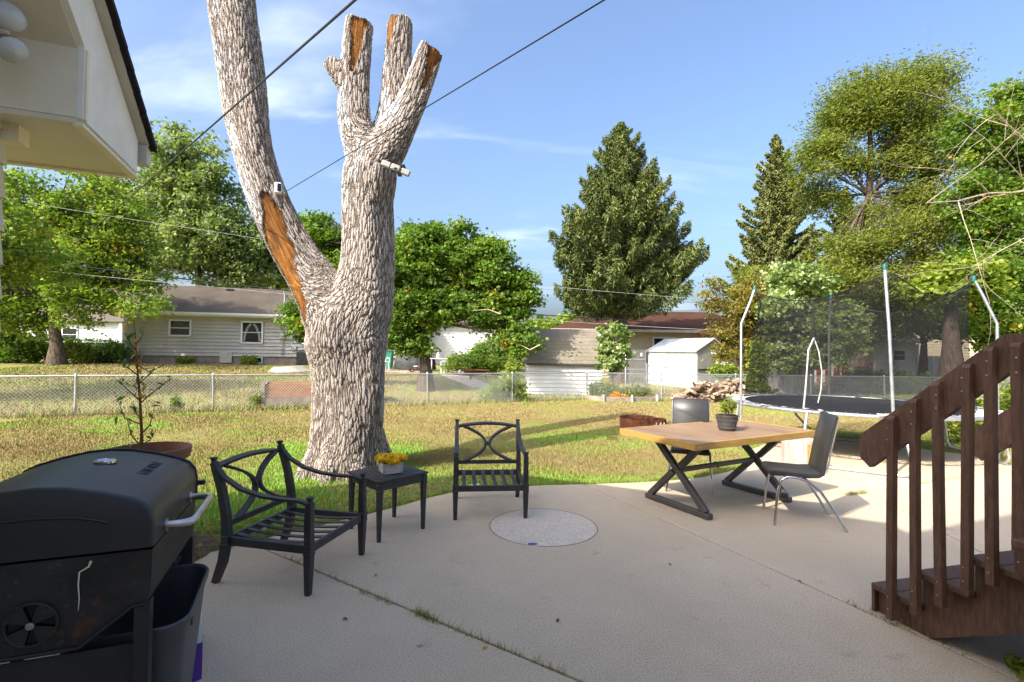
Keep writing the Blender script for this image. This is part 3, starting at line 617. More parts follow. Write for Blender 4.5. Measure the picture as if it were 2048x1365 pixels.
    strip([sight(872, 102, 6.3), sight(862, 130, 6.3), sight(848, 175, 6.3)], [.12, .05, .03])
    top = np.zeros(n)
    for e in (L1, L2, L3, KN): 
        c = np.array(e[-1][:3]); top = np.maximum(top, np.clip((.12-np.abs(V[:, 2]-c[2]-.03))/.03, 0, 1)*(np.hypot(V[:, 0]-c[0], V[:, 1]-c[1]) < e[-1][3]*1.5)*(Nn[:, 2] > .55))
    bare = np.maximum(bare, top)
    lich = np.clip((-Nn[:, 0]*1.1-Nn[:, 1]*.35-.15)*1.3, 0, 1)*np.clip((V[:, 2]-2.2)/1.5, 0, 1)
    for nm, a in (('bk', bk), ('bare', bare), ('lichen', lich)):
        at = me2.attributes.new(nm, 'FLOAT_VECTOR' if a.ndim == 2 else 'FLOAT', 'POINT'); at.data.foreach_set('vector' if a.ndim == 2 else 'value', a.astype(np.float32).ravel())
    me2.materials.clear(); me2.materials.append(MT['big_bark']); me2.polygons.foreach_set('use_smooth', np.ones(len(me2.polygons), bool))
    root = thing('pruned_tree', 'huge pruned leafless tree with furrowed grey bark and sawn-off limbs', 'tree'); o = link('trunk', me2, root)
    print('big tree verts', n)
big_tree()

# ------------------------------------------------------------------ the near house (left edge and behind the camera)
def near_house():
    R = thing('near_house', 'cream house with boxed eave and dark roof edge at the upper left', 'house', (-2.94, 3.87, 0), radians(21.3))
    pit = .6; ez = 3.18; ry = -4.1; rz = ez+pit*4.1
    MB().prism([(0, 0, 2.93), (0, 0, ez), (0, ry, rz), (0, ry, rz-.40), (0, -.98, ez+.98*pit-.40), (0, -.98, 2.93)], (-.03, 0, 0)).build('rake_board', MT['white_stucco'], R)
    MB().prism([(0, ry, rz), (0, 2*ry, ez), (0, 2*ry, 2.93), (0, 2*ry+.98, 2.93), (0, 2*ry+.98, ez+.98*pit-.40), (0, ry, rz-.40)], (-.03, 0, 0)).build('rake_board', MT['white_stucco'], R)
    MB().box((-.235, -.965, 3.15), (.408, .03, .434)).build('box_end', MT['cream'], R)
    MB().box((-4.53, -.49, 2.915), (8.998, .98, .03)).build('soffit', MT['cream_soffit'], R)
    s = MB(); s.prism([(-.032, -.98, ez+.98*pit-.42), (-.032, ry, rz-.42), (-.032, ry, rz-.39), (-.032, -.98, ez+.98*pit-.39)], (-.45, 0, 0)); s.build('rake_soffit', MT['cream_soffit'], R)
    t = MB(); t.bar((-.012, -.955, 2.93), (-.012, -.955, 3.35), .05, .03); t.build('corner_trim', MT['cream'], R)
    t = MB(); t.bar((-.02, -.98, 2.895), (-.02, .02, 2.895), .05, .022); t.bar((-9, -.0, 2.895), (-.046, -.0, 2.895), .05, .022); t.build('soffit_trim', MT['cream'], R)
    t = MB(); t.bar((.012, .06, ez+.0), (.012, ry, rz+.03), .05, .09, up=(1, 0, 0)); t.build('drip_board', MT['gutter'], R)
    MB().box((-4.53, .012, 3.06), (8.9, .024, .25)).build('fascia', MT['cream'], R)
    g = MB(); g.sweep([(-9, .08, 3.09), (.05, .08, 3.09)], [(-.055, -.07), (.04, -.07), (.06, .05), (.06, .07), (-.055, .07)], up=(0, 0, 1)); g.build('gutter', MT['gutter'], R)
    # roof of overlapping shingle courses
    for sgn in (1, -1):
        rf = MB(); nC = 30; run = 4.22
        for k in range(nC):
            a0 = run*k/nC; a1 = run*(k+1)/nC+.03
            y = lambda a: (.12-a) if sgn > 0 else (2*ry-.12+a)
            z = lambda a: ez+.055+pit*(a-.12)
            rf.prism([(.095, y(a0), z(a0)+.025), (.095, y(a1), z(a1)+.010), (.095, y(a1), z(a1)-.03), (.095, y(a0), z(a0)-.016)], (-9.3-.012*(k % 3), 0, 0))
        rf.build('roof', MT['shingle_dark'], R)
    w = MB(); w.prism([(-.45, -.80, 0), (-.45, 2*ry+.8, 0), (-.45, 2*ry+.8, 2.9), (-.45, 2*ry+.8, ez+.1), (-.45, ry, rz-.45), (-.45, -.80, 3.1), (-.45, -.80, 2.9)], (-8.3, 0, 0)); w.build('wall', MT['yellow_siding'], R)
    sd_ = MB()
    for k in range(14):
        z0 = .25+k*.2; sd_.prism([(-.449, -.785, z0), (-.425, -.785, z0), (-.444, -.785, z0+.2), (-.449, -.785, z0+.2)], (0, -6.6, 0))
    sd_.build('siding', MT['yellow_siding'], R)
    MB().bar((-.42, -.76, 2.90), (-.42, -.76, 2.80), .12, .12).build('corner_block', MT['cream'], R)
    # unseen block with roof added above the ridge to shade the patio, and the low wing far behind the camera that carries the deck
    wz = 7.0; x0, x1 = -4.6, .55
    MB().box(((x0+x1)/2, -6.6, wz/2-.05), (x1-x0-.6, 2.6, wz-.1)).build('shadow_block', MT['cream'], R)
    r = MB(); r.prism([(x0, -5.0, wz+.0), (x0, -5.0, wz+.2), (x0, -6.6, wz+.75), (x0, -8.2, wz+.2), (x0, -8.2, wz)], (x1-x0, 0, 0)); r.build('shadow_block_roof', MT['shingle_dark'], R)
    MB().box((4.6, -10.8, 1.6), (9.8, 5.0, 3.2)).build('wing_wall', MT['cream'], R)
    r = MB(); r.prism([(-.2, -7.8, 3.2), (-.2, -7.8, 3.35), (-.2, -10.8, 4.5), (-.2, -13.8, 3.35), (-.2, -13.8, 3.2)], (10.2, 0, 0)); r.build('wing_roof', MT['shingle_dark'], R)
    for k in range(3):
        f = MB(); f.box((1.6+2.6*k, -8.285, 1.9), (1.1, .05, 1.3)); o = f.build('window', MT['white_trim'], R); MB().box((1.6+2.6*k, -8.255, 1.9), (.95, .02, 1.15)).build('pane', MT['glass'], o)
near_house()
def flood_light():
    c = Vector(sight(-12, 62, 2.72)); R = thing('flood_light', 'white twin-head flood light under the near house rake', 'light', tuple(c))
    b = MB(); b.lathe([(0, 0), (.06, 0), (.06, .03), (.0, .035)], 16); b.build('base_plate', MT['white_plastic'], R)
    for tgt, r in ((Vector(sight(12, 14, 2.62)), .075), (Vector(sight(34, 112, 2.62)), .07)):
        d = tgt-c; p = MB(); p.tube([(0, 0, 0), tuple(d*.45)], .018, 8); hd = p.build('lamp_arm', MT['white_plastic'], R, smooth=50)
        dn = (d+Vector((.05, .0, -.05))).normalized(); prof = [(.025, 0), (.035, .03), (.055, .07), (r, .12), (r*.98, .14), (r*.6, .165), (0, .175)]
        q = dn.to_track_quat('Z', 'Y').to_matrix(); l = MB().lathe(prof, 20); l.v = [tuple(q @ Vector(v)+d*.3) for v in l.v]; l.build('bulb', MT['bulb' if r > .072 else 'steel'], R, smooth=50)
        if r < .072: g = MB().lathe([(r*.97, .128), (r*.99, .143), (r*.6, .168), (0, .178)], 20); g.v = [tuple(q @ Vector(v)+d*.3) for v in g.v]; g.build('glass_face', MT['bulb'], R, smooth=50)
flood_light()

# ------------------------------------------------------------------ neighbouring houses and sheds
def lap_wall(mb, p0, p1, z0, z1, lap=.2, dep=.06):
    """lap siding on the vertical plane from p0 to p1 (visible on the right-hand side of p0->p1 seen from -n)"""
    d = Vector((p1[0]-p0[0], p1[1]-p0[1], 0)); n = Vector((d.y, -d.x, 0)).normalized(); k = int(round((z1-z0)/lap)); h = (z1-z0)/k
    for i in range(k):
        z = z0+i*h; a = Vector((p0[0], p0[1], z)); pts = [a, a+n*dep, a+n*.004+Vector((0, 0, h)), a+Vector((0, 0, h))]; mb.prism([tuple(q) for q in pts], tuple(d))
def window(parent, c, w, h, rz, frame=.09, mat='white_trim', glass='glass', n=1):
    """double-hung window centred at c facing local -y after rz"""
    o = MB(); 
    for sx in (-1, 1): o.box((sx*(w/2+frame/2), 0, 0), (frame, .07, h+2*frame))
    for sz in (-1, 1): o.box((0, 0, sz*(h/2+frame/2)), (w, .068, frame))
    o.box((0, .006, 0), (w, .045, .045)); f = o.build('window', MT[mat], parent); f.location = c; f.rotation_euler = (0, 0, rz)
    for sz in (-1, 1): MB().box((0, .015, sz*h/4), (w, .012, h/2-.02)).build('pane', MT[glass], f)
    return f
def roof_courses(mb, a, b, c, d, n, th=.05):
    """sloping quad a->b eave, d->c ridge built of n overlapping courses"""
    a, b, c, d = map(Vector, (a, b, c, d)); nr = (b-a).cross(d-a).normalized(); nr = nr if nr.z > 0 else -nr
    for i in range(n):
        t0, t1 = i/n, min(1, (i+1.25)/n); p = [a.lerp(d, t0), b.lerp(c, t0), b.lerp(c, t1), a.lerp(d, t1)]
        top = [p[0]+nr*(th+.02), p[1]+nr*(th+.02), p[2]+nr*th*.6, p[3]+nr*th*.6]; o = len(mb.v)
        mb.v += [tuple(q) for q in p+top]; mb.f += [tuple(o+k for k in f) for f in ((0, 1, 5, 4), (4, 5, 6, 7), (1, 2, 6, 5), (3, 0, 4, 7), (2, 3, 7, 6), (3, 2, 1, 0))]
def grey_house():
    A = Vector((-21.3, 27.6, 0)); rz = math.atan2(3.4, 13.6); ux = Vector((cos(rz), sin(rz), 0)); L = 15.5; g = gz(-14, 28)-.03
    R = thing('ranch_house', 'grey-sided ranch house with brown shingle roof behind the left fence', 'house', (A.x, A.y, g), rz)
    MB().box((L/2, 3.9, .25), (L, 7.7, .55)).build('foundation', MT['foundation'], R)
    MB().box((L/2, 3.9, 1.65), (L+.03, 7.75, 2.25)).build('wall', MT['grey_siding'], R)
    s = MB(); lap_wall(s, (0, .02), (L, .02), .5, 2.74, .205, .075); lap_wall(s, (0, 7.7), (0, .02), .5, 2.74, .205, .075); s.build('siding', MT['grey_siding'], R)
    MB().box((L/2, -.28, 2.76), (L+1.2, .68, .04)).build('soffit', MT['white_trim'], R)
    MB().box((L/2, -.63, 2.86), (L+1.2, .03, .2)).build('fascia', MT['white_trim'], R)
    gt = MB(); gt.sweep([(-.6, -.70, 2.88), (L+.6, -.70, 2.88)], [(-.06, -.06), (.06, -.06), (.07, .06), (-.06, .06)], up=(0, 0, 1)); gt.build('gutter', MT['white_trim'], R)
    rf = MB(); roof_courses(rf, (-.6, -.68, 2.93), (L+.6, -.68, 2.93), (L+.6, 3.9, 4.85), (-.6, 3.9, 4.85), 26); roof_courses(rf, (L+.6, 8.5, 2.93), (-.6, 8.5, 2.93), (-.6, 3.9, 4.85), (L+.6, 3.9, 4.85), 10); ro = rf.build('roof', MT['shingle_brown'], R)
    for x in (0, L): MB().prism([(x, 0, 2.74), (x, 7.75, 2.74), (x, 3.9, 4.75)], (.03 if x == 0 else -.03, 0, 0)).build('gable', MT['grey_siding'], R)
    def lx(px, d=28.5): return 0
    for x, w, h in ((2.65, .95, .78), (6.35, 1.0, 1.12), (9.6, 1.0, 1.12)): window(R, (x, -.085, 2.55-h/2-.1), w, h, 0)
    c = MB()
    for sx in (-1, 1): c.sweep([(6.35+sx*.06, -.088, 2.4), (6.35+sx*.22, -.088, 2.2), (6.35+sx*.38, -.088, 1.75), (6.35+sx*.42, -.088, 1.38)], [(-.06, -.002), (.06, -.002), (.06, .002), (-.06, .002)], up=(0, 1, 0))
    c.build('curtain', MT['curtain'], R)
    m = MB(); m.tube([(8.0, -.12, .55), (8.0, -.12, 2.74)], .035, 8); m.build('conduit', MT['galv'], R, smooth=50)
    v = MB(); v.tube([(8.0, .25, 3.30), (8.0, .25, 4.35)], .05, 8); v.lathe([(.16, 0), (.06, .1)], 10, (8.0, .25, 3.32)); v.tube([(8.0, .25, 4.30), (8.0, .05, 4.36), (8.0, -.05, 4.26)], .035, 8); v.build('service_mast', MT['galv'], ro, smooth=50)
    v = MB(); v.box((4.2, 3.3, 4.70), (.35, .35, .16)); v.build('roof_vent', MT['plastic_black'], ro)
    b = MB(); b.box((8.0, -.15, 1.72), (.26, .18, .34)); b.lathe([(0, 0), (.09, 0), (.09, .07), (0, .09)], 14, (8.0, 0, 0)); b.v = b.v[:8]+[(x, -.245-z, 1.74+y) for x, y, z in [(v[0], v[1], v[2]) for v in b.v[8:]]]; b.build('electric_meter', MT['galv'], R)
    MB().box((8.38, -.12, 1.68), (.34, .14, .26)).build('junction_box', MT['sheet_grey'], R); MB().box((8.62, -.11, 1.0), (.26, .1, .2)).build('junction_box', MT['sheet_grey'], R)
    MB().box((5.0, -.06, .42), (.62, .06, .60)).build('access_panel', MT['gutter'], R)
    w = MB(); w.box((6.45, -.01, .28), (.95, .05, .38)); bw = w.build('basement_window', MT['white_trim'], R); MB().box((6.45, -.04, .28), (.82, .02, .28)).build('pane', MT['glass'], bw)
    d = MB(); d.bar((-.05, -.1, .05), (-.05, -.1, 2.75), .09, .07); d.build('downspout', MT['white_trim'], R)
    k = MB(); k.bar((-.5, -.55, .03), (L+.5, -.55, .03), .12, .09); k.build('bed_edging', MT['timber'], R)
    p = A+ux*9.3; q = Vector((-ux.y, ux.x, 0)); p = p-q*.62
    U = thing('air_conditioner', 'dark grey air conditioner unit against the grey house wall', 'air conditioner', (p.x, p.y, g), rz)
    MB().box((0, 0, .42), (.78, .7, .80), bev=.03).build('cabinet', MT['plastic_grey'], U)
    s = MB()
    for i in range(9): s.box((-.33+i*.0825, -.365, .44), (.035, .03, .66))
    s.build('grille', MT['bronze_metal'], U); MB().lathe([(0, .0), (.3, 0), (.3, .03), (0, .04)], 20, (0, 0, .83)).build('fan_cover', MT['plastic_black'], U)
    return R
grey_house()
def hip_house():
    g = gz(8, 32); x0, x1, y0, y1 = 3.1, 16.8, 31.6, 40.5; e = 3.05; rgz = 4.6
    R = thing('hip_roof_house', 'low beige house with a brown hip roof behind the tall spruce', 'house', (0, 0, 0))
    MB().box(((x0+x1)/2, (y0+y1)/2, (g+e)/2), (x1-x0, y1-y0, e-g)).build('wall', MT['beige_siding'], R)
    s = MB(); lap_wall(s, (x0, y0), (x1, y0), .2, 2.95, .2); lap_wall(s, (x0, y1), (x0, y0), .2, 2.95, .2); s.build('siding', MT['beige_siding'], R)
    o = .65; rf = MB(); E0 = [(x0-o, y0-o, e), (x1+o, y0-o, e), (x1+o, y1+o, e), (x0-o, y1+o, e)]; ym = (y0+y1)/2; r0, r1 = (x0+3.2, ym, rgz), (x1-3.2, ym, rgz)
    roof_courses(rf, E0[0], E0[1], r1, r0, 20); roof_courses(rf, E0[2], E0[3], r0, r1, 10); rf.add([E0[3], E0[0], r0], [(0, 1, 2)]); rf.add([(E0[3][0], E0[3][1], e+.06), (E0[0][0], E0[0][1], e+.06), (r0[0], r0[1], r0[2]+.06)], [(0, 1, 2)]); rf.add([(E0[1][0], E0[1][1], e+.06), (E0[2][0], E0[2][1], e+.06), (r1[0], r1[1], r1[2]+.06)], [(0, 1, 2)])
    rf.build('roof', MT['shingle_red'], R)
    MB().box(((x0+x1)/2, y0-o-.03, e-.06), (x1-x0+2*o, .05, .16)).build('fascia', MT['gutter'], R); MB().box((x0-o-.03, ym, e-.06), (.05, y1-y0+2*o, .16)).build('fascia', MT['gutter'], R)
    MB().box(((x0+x1)/2, y0-o/2, e-.10), (x1-x0+1.2, o, .03)).build('soffit', MT['gutter'], R)
    window(R, (9.6, y0-.09, 2.1), 1.3, .9, 0); window(R, (13.6, y0-.09, 2.1), 1.3, .9, 0)
    pw = MB(); pw.box((13.2, y0-1.6, 2.9), (3.2, 2.6, .25)); 
    for x in (11.75, 14.65): pw.bar((x, y0-2.7, .1), (x, y0-2.7, 2.78), .14, .14)
    pw.build('porch_roof', MT['cedar'], R)
hip_house()
def barn_shed():
    x0, x1, y0 = .62, 3.40, 18.9; g = gz(2, 19)-.02; ye = y0+2.4; ym = (y0+ye)/2
    R = thing('barn_shed', 'small white barn shed with tan shingled gambrel roof behind the fence', 'shed', (0, 0, 0))
    MB().box(((x0+x1)/2, ym, .66+g/2), (x1-x0-.04, ye-y0-.04, 1.0)).build('wall', MT['white_siding'], R)
    s = MB(); lap_wall(s, (x0, y0), (x1, y0), g, 1.16, .145); lap_wall(s, (x0, ye), (x0, y0), g, 1.16, .145); s.build('siding', MT['white_siding'], R)
    gam = [(y0-.14, 1.14), (y0+.42, 2.14), (ym, 2.50), (ye-.42, 2.14), (ye+.14, 1.14)]
    for x in (x0+.01, x1-.01): MB().prism([(x, y, z-.03) for y, z in gam], (.02 if x > 1 else -.02, 0, 0)).build('gable_end', MT['white_siding'], R)
    for x in (x0-.05, x1+.05):
        t = MB()
        for (ya, za), (yb, zb) in zip(gam[:-1], gam[1:]): t.bar((x, ya, za), (x, yb, zb), .05, .12, up=(1, 0, 0))
        t.build('rake_trim', MT['white_trim'], R)
    d = MB(); d.prism([(x0-.1, y, z) for y, z in gam]+[(x0-.1, y, z-.04) for y, z in gam[::-1]], (x1-x0+.2, 0, 0)); ro = d.build('roof', MT['shingle_tan'], R)
    me = MB().box((0, 0, 0), (.196, .20, .018)).mesh('shingle', MT['shingle_tan'])
    for (ya, za), (yb, zb), rows in ((gam[0], gam[1], 7), (gam[1], gam[2], 5)):
        an = math.atan2(zb-za, yb-ya); L = math.hypot(yb-ya, zb-za)
        for r in range(rows):
            f = (r+.5)/rows; yy = ya+(yb-ya)*f; zz = za+(zb-za)*f; n = 15
            for c in range(n):
                x = x0-.1+.1+(c+.5*(r % 2)-.25)*.2; 
                if x > x1+.05: continue
                o = link('shingle', me, ro); o.location = (x, yy-sin(an)*(.018+.004*random.random()), zz+cos(an)*(.018+.004*random.random())); o.rotation_euler = (an-.05, random.gauss(0, .008), random.gauss(0, .01)); o.scale = (1, L/rows/.2*1.08, 1)
    MB().bar((x0-.06, y0-.15, 1.13), (x1+.06, y0-.15, 1.13), .05, .07).build('eave_trim', MT['bronze_metal'], R)
barn_shed()
def metal_shed():
    a = Vector(sight(1297, 766, 25.5)); b = Vector(sight(1393, 778, 23.2)); g = gz(8, 24); a.z = b.z = g; ux = (b-a); L = ux.length; ux.normalize(); rz = math.atan2(ux.y, ux.x)
    R = thing('metal_shed', 'bright white metal shed with ribbed walls behind the woodpile', 'shed', tuple(a), rz); W = 2.6; h = 1.72; pk = 2.28
    w = MB(); w.box((L/2, W/2, h/2), (L, W, h)); w.build('wall', MT['sheet_white'], R)
    r = MB()
    for i in range(26): r.box((L*(i+.5)/26, -.012, h/2), (L/52, .024, h-.06))
    r.build('ribs', MT['sheet_white'], R)
    MB().prism([(L+.001, 0, h), (L+.001, W, h), (L+.001, W/2, pk)], (-.03, 0, 0)).build('gable', MT['sheet_grey'], R)  # white gable end; its shade is put into the grey colour, wall below too
    MB().box((L+.012, W/2, h/2), (.024, W-.02, h)).build('shaded_gable_wall', MT['sheet_grey'], R)
    t = MB(); t.bar((L+.04, .05, .86), (L+.04, W-.05, .86), .03, .08); t.build('door_rail', MT['bronze_metal'], R)
    rf = MB(); rf.prism([(-.05, -.1, h-.02), (-.05, W/2, pk+.03), (-.05, W+.1, h-.02), (-.05, W+.1, h+.03), (-.05, W/2, pk+.09), (-.05, -.1, h+.03)], (L+.12, 0, 0)); rf.build('roof', MT['sheet_white'], R)
    e = MB(); e.bar((-.06, -.115, h), (L+.07, -.115, h), .03, .09); e.build('eave_trim', MT['sheet_grey'], R)
    def lean():
        c = Vector(sight(1432, 772, 22.6)); c.z = g; S = thing('lean_to_shed', 'grey plank lean-to with white eave between metal shed and trampoline', 'shed', tuple(c), rz+.05)
        n = 16
        for i in range(n): MB().box((.1+i*.2, .3, .78), (.19, .03, 1.56+.05*(i % 3))).build('plank', MT['plank_grey'], S)
        MB().box((1.6, 1.3, .75), (3.2, 1.9, 1.5)).build('wall', MT['sheet_grey'], S)
        rr = MB(); rr.prism([(-.2, 0, 1.58), (-.2, 2.3, 1.95), (-.2, 2.3, 2.02), (-.2, 0, 1.66)], (3.8, 0, 0)); rr.build('roof', MT['sheet_grey'], S); MB().box((1.7, -.03, 1.62), (3.8, .05, .12)).build('eave_board', MT['white_trim'], S); MB().bar((.0, .12, 0), (.0, .12, 1.55), .12, .12).build('post', MT['white_trim'], S)
    lean()
metal_shed()
def far_buildings():
    # beige house at the right
    g = gz(35, 44); x0, x1, y0 = 35.5, 58, 43
    R = thing('beige_house', 'tall beige house partly hidden by trees at the far right', 'house', (0, 0, 0)); MB().box(((x0+x1)/2, y0+5, 3.0+g/2), (x1-x0, 10, 6-g)).build('wall', MT['beige_siding'], R)
    s = MB(); lap_wall(s, (x0, y0), (x1, y0), g, 6, .24); s.build('siding', MT['beige_siding'], R)
    rf = MB(); roof_courses(rf, (x0-.6, y0-.7, 6), (x1+.6, y0-.7, 6), (x1+.6, y0+5, 8.3), (x0-.6, y0+5, 8.3), 20); rf.build('roof', MT['shingle_tan'], R); MB().box(((x0+x1)/2, y0-.72, 5.95), (x1-x0+1.2, .06, .22)).build('fascia', MT['gutter'], R)
    window(R, (37.2, y0-.095, .95+g), 1.0, .6, 0); window(R, (45.2, y0-.095, 4.4), 1.3, 1.3, 0, glass='curtain'); window(R, (41, y0-.095, 4.4), 1.2, 1.3, 0); window(R, (49.5, y0-.095, 4.4), 1.2, 1.3, 0)
    # small white house in front of it
    g = gz(28, 37); x0, x1, y0 = 26.8, 29.9, 37; R = thing('garden_cottage', 'small white outbuilding with grey roof seen through the trampoline net', 'house', (0, 0, 0))
    MB().box(((x0+x1)/2, y0+2, 1.3+g), (x1-x0, 4, 2.6)).build('wall', MT['white_siding'], R); s = MB(); lap_wall(s, (x0, y0), (x1, y0), g, 2.5, .2); s.build('siding', MT['white_siding'], R)
    rf = MB(); roof_courses(rf, (x0-.4, y0-.5, 2.6), (x1+.4, y0-.5, 2.6), (x1+.4, y0+2, 3.7), (x0-.4, y0+2, 3.7), 10); rf.build('roof', MT['sheet_grey'], R); window(R, (28.6, y0-.09, 1.7), .8, .7, 0); MB().bar((x1+.05, y0-.1, g), (x1+.05, y0-.1, 2.55), .12, .1).build('downspout', MT['white_trim'], R)
    # wooden fence panel beside it
    F = thing('board_fence', 'short weathered board fence beside the white outbuilding', 'fence', (30.6, 38.5, g), .05)
    for i in range(14): MB().box((i*.2, 0, .8), (.185, .03, 1.6+.06*(i % 2))).build('board', MT['plank_grey'], F)
    # white houses far left
    g = gz(-40, 50); R = thing('white_house', 'white house with open garage far behind the left maple', 'house', (0, 0, 0)); x0, x1, y0 = -50, -33, 50
    MB().box(((x0+x1)/2, y0+4, g+1.6), (x1-x0, 8, 3.2)).build('wall', MT['white_siding'], R); rf = MB(); roof_courses(rf, (x0-.5, y0-.6, g+3.2), (x1+.5, y0-.6, g+3.2), (x1+.5, y0+4, g+5.2), (x0-.5, y0+4, g+5.2), 16); rf.build('roof', MT['shingle_brown'], R)
    MB().box((-40.6, y0-.02, g+1.2), (2.6, .06, 2.4)).build('garage_door', MT['sheet_grey'], R); MB().bar((-38.9, y0-.25, g), (-38.9, y0-.25, g+3.1), .3, .3).build('porch_post', MT['white_trim'], R); window(R, (-44.2, y0-.05, g+1.9), 1.4, 1.2, 0)
    # white-sided wing between trunk and middle maple
    g = gz(-5, 32); R = thing('white_garage', 'white-sided garage wall behind the neighbour patio', 'house', (0, 0, 0)); x0, x1, y0 = -9.4, -1.2, 33.2
    MB().box(((x0+x1)/2, y0+3, g+1.4), (x1-x0, 6, 2.8)).build('wall', MT['white_siding'], R); s = MB(); lap_wall(s, (x0, y0), (x1, y0), g+.1, g+2.7, .2); s.build('siding', MT['white_siding'], R)
    rf = MB(); roof_courses(rf, (x0-.5, y0-.6, g+2.8), (x1+.5, y0-.6, g+2.8), (x1+.5, y0+3, g+4.4), (x0-.5, y0+3, g+4.4), 14); rf.build('roof', MT['shingle_brown'], R); MB().bar((-7.2, y0-.2, g), (-7.2, y0-.2, g+2.8), .22, .2).build('porch_post', MT['white_trim'], R)
far_buildings()

# ------------------------------------------------------------------ chain-link fences
def chain_fence(name, label, pts, h=.92, posts=None, sp=.078, rail=True, group='chain-link fences'):
    R = thing(name, label, 'fence', (0, 0, 0), 0, group)
    pw = MB().tube([(0, 0, -.1), (0, 0, h+.0)], .026, 10); pw.lathe([(.032, h-.01), (.032, h+.03), (.018, h+.05), (0, h+.055)], 10); pme = pw.mesh('post', MT['galv'], 50)
    M = MB(); T = MB()
    for (a, b) in zip(pts[:-1], pts[1:]):
        a, b = Vector(a), Vector(b); L = (b-a).length; n = max(1, round(L/2.75))
        for i in range(n+(1 if b == Vector(pts[-1]) else 0)):
            p = a.lerp(b, i/n); o = link('post', pme, R); o.location = (p.x, p.y, gz(p.x, p.y)); o.rotation_euler = (random.gauss(0, .012), random.gauss(0, .012), 0)
        T.tube([(a.x, a.y, gz(a.x, a.y)+h), tuple(Vector(((a.x+b.x)/2, (a.y+b.y)/2, gz((a.x+b.x)/2, (a.y+b.y)/2)+h-.008))), (b.x, b.y, gz(b.x, b.y)+h)], .019, 8)
        d = (b-a)/L; nn = Vector((-d.y, d.x)); hh = h-.05; k0 = int(-hh/sp)-1; r = .0030
        for k in range(k0, int(L/sp)+1):
            for sg, off in ((1, .002), (-1, -.002)):
                s0 = k*sp if sg > 0 else k*sp+hh; s1 = s0+sg*hh; z0, z1 = 0, hh
                if s0 < 0: z0 = -s0/sg*1.0 if sg > 0 else 0; s0 = 0
                if sg > 0 and s1 > L: z1 = hh-(s1-L); s1 = L
                if sg < 0 and s0 > L: z0 = s0-L; s0 = L
                if sg < 0 and s1 < 0: z1 = hh+s1; s1 = 0
                if z1-z0 < .02: continue
                p = a+d*s0; q = a+d*s1; P = Vector((p.x+nn.x*off, p.y+nn.y*off, gz(p.x, p.y)+.03+z0)); Q = Vector((q.x+nn.x*off, q.y+nn.y*off, gz(q.x, q.y)+.03+z1))
                M.sweep([P, Q], [(r*1.2, 0), (-r*.8, r), (-r*.8, -r)], cap=False)
    T.build('top_rail', MT['galv'], R, smooth=50); me = bpy.data.meshes.new('chain_mesh'); me.from_pydata(M.v, [], M.f); me.materials.append(MT['galv_wire']); link('chain_mesh', me, R)
    return R
chain_fence('chain_link_fence', 'long galvanised chain-link fence across the back of the lawn on the left', [(-15.2, 9.22), (-10.0, 11.5), (2.55, 17.0)])
chain_fence('chain_link_fence', 'chain-link fence running behind woodpile and trampoline on the right', [(2.55, 17.0), (20.5, 17.3)])
chain_fence('chain_link_fence', 'rusty sagging wire fence between the left maple and the grey house', [(-27.5, 29.2), (-21.7, 28.2)], h=1.15, sp=.12)
def side_gate():
    c = Vector(sight(1290, 795, 19.8)); g = gz(c.x, c.y); R = thing('fence_gate', 'tall chain-link gate with a small white notice beside the metal shed', 'gate', (c.x-.78, c.y, g), 0)
    f = MB(); f.tube([(0, 0, .05), (0, 0, 1.72), (.78, 0, 1.72), (.78, 0, .05)], .022, 8); f.tube([(0, 0, 1.35), (.78, 0, 1.35)], .018, 8); f.tube([(0, 0, .95), (.78, 0, .95)], .018, 8); f.build('gate_frame', MT['galv'], R, smooth=50)
    m = MB()
    for k in range(-26, 13):
        for sg in (1, -1):
            pts = []
            for t in np.linspace(0, 1.65, 28):
                x = k*.065+t if sg > 0 else (k+26)*.065-t+.0
                if 0 <= x <= .78: pts.append((x, .003*sg, .06+t))
            if len(pts) > 1: m.sweep([pts[0], pts[-1]], [(.003, 0), (-.002, .0026), (-.002, -.0026)], cap=False)
    m.build('chain_mesh', MT['galv_wire'], R); s = MB(); s.box((.62, -.02, 1.55), (.07, .008, .13)); s.build('notice', MT['white_trim'], R)
    q = MB(); q.tube([(.85, 0, 0), (.85, 0, 1.2)], .03, 8); q.tube([(.85, 0, 1.12), (2.5, .9, .98)], .018, 8); q.tube([(.85, 0, .55), (2.5, .9, .45)], .018, 8); q.tube([(1.7, .46, 0), (1.7, .46, 1.05)], .022, 8); q.build('side_rails', MT['galv'], R, smooth=50)
side_gate()

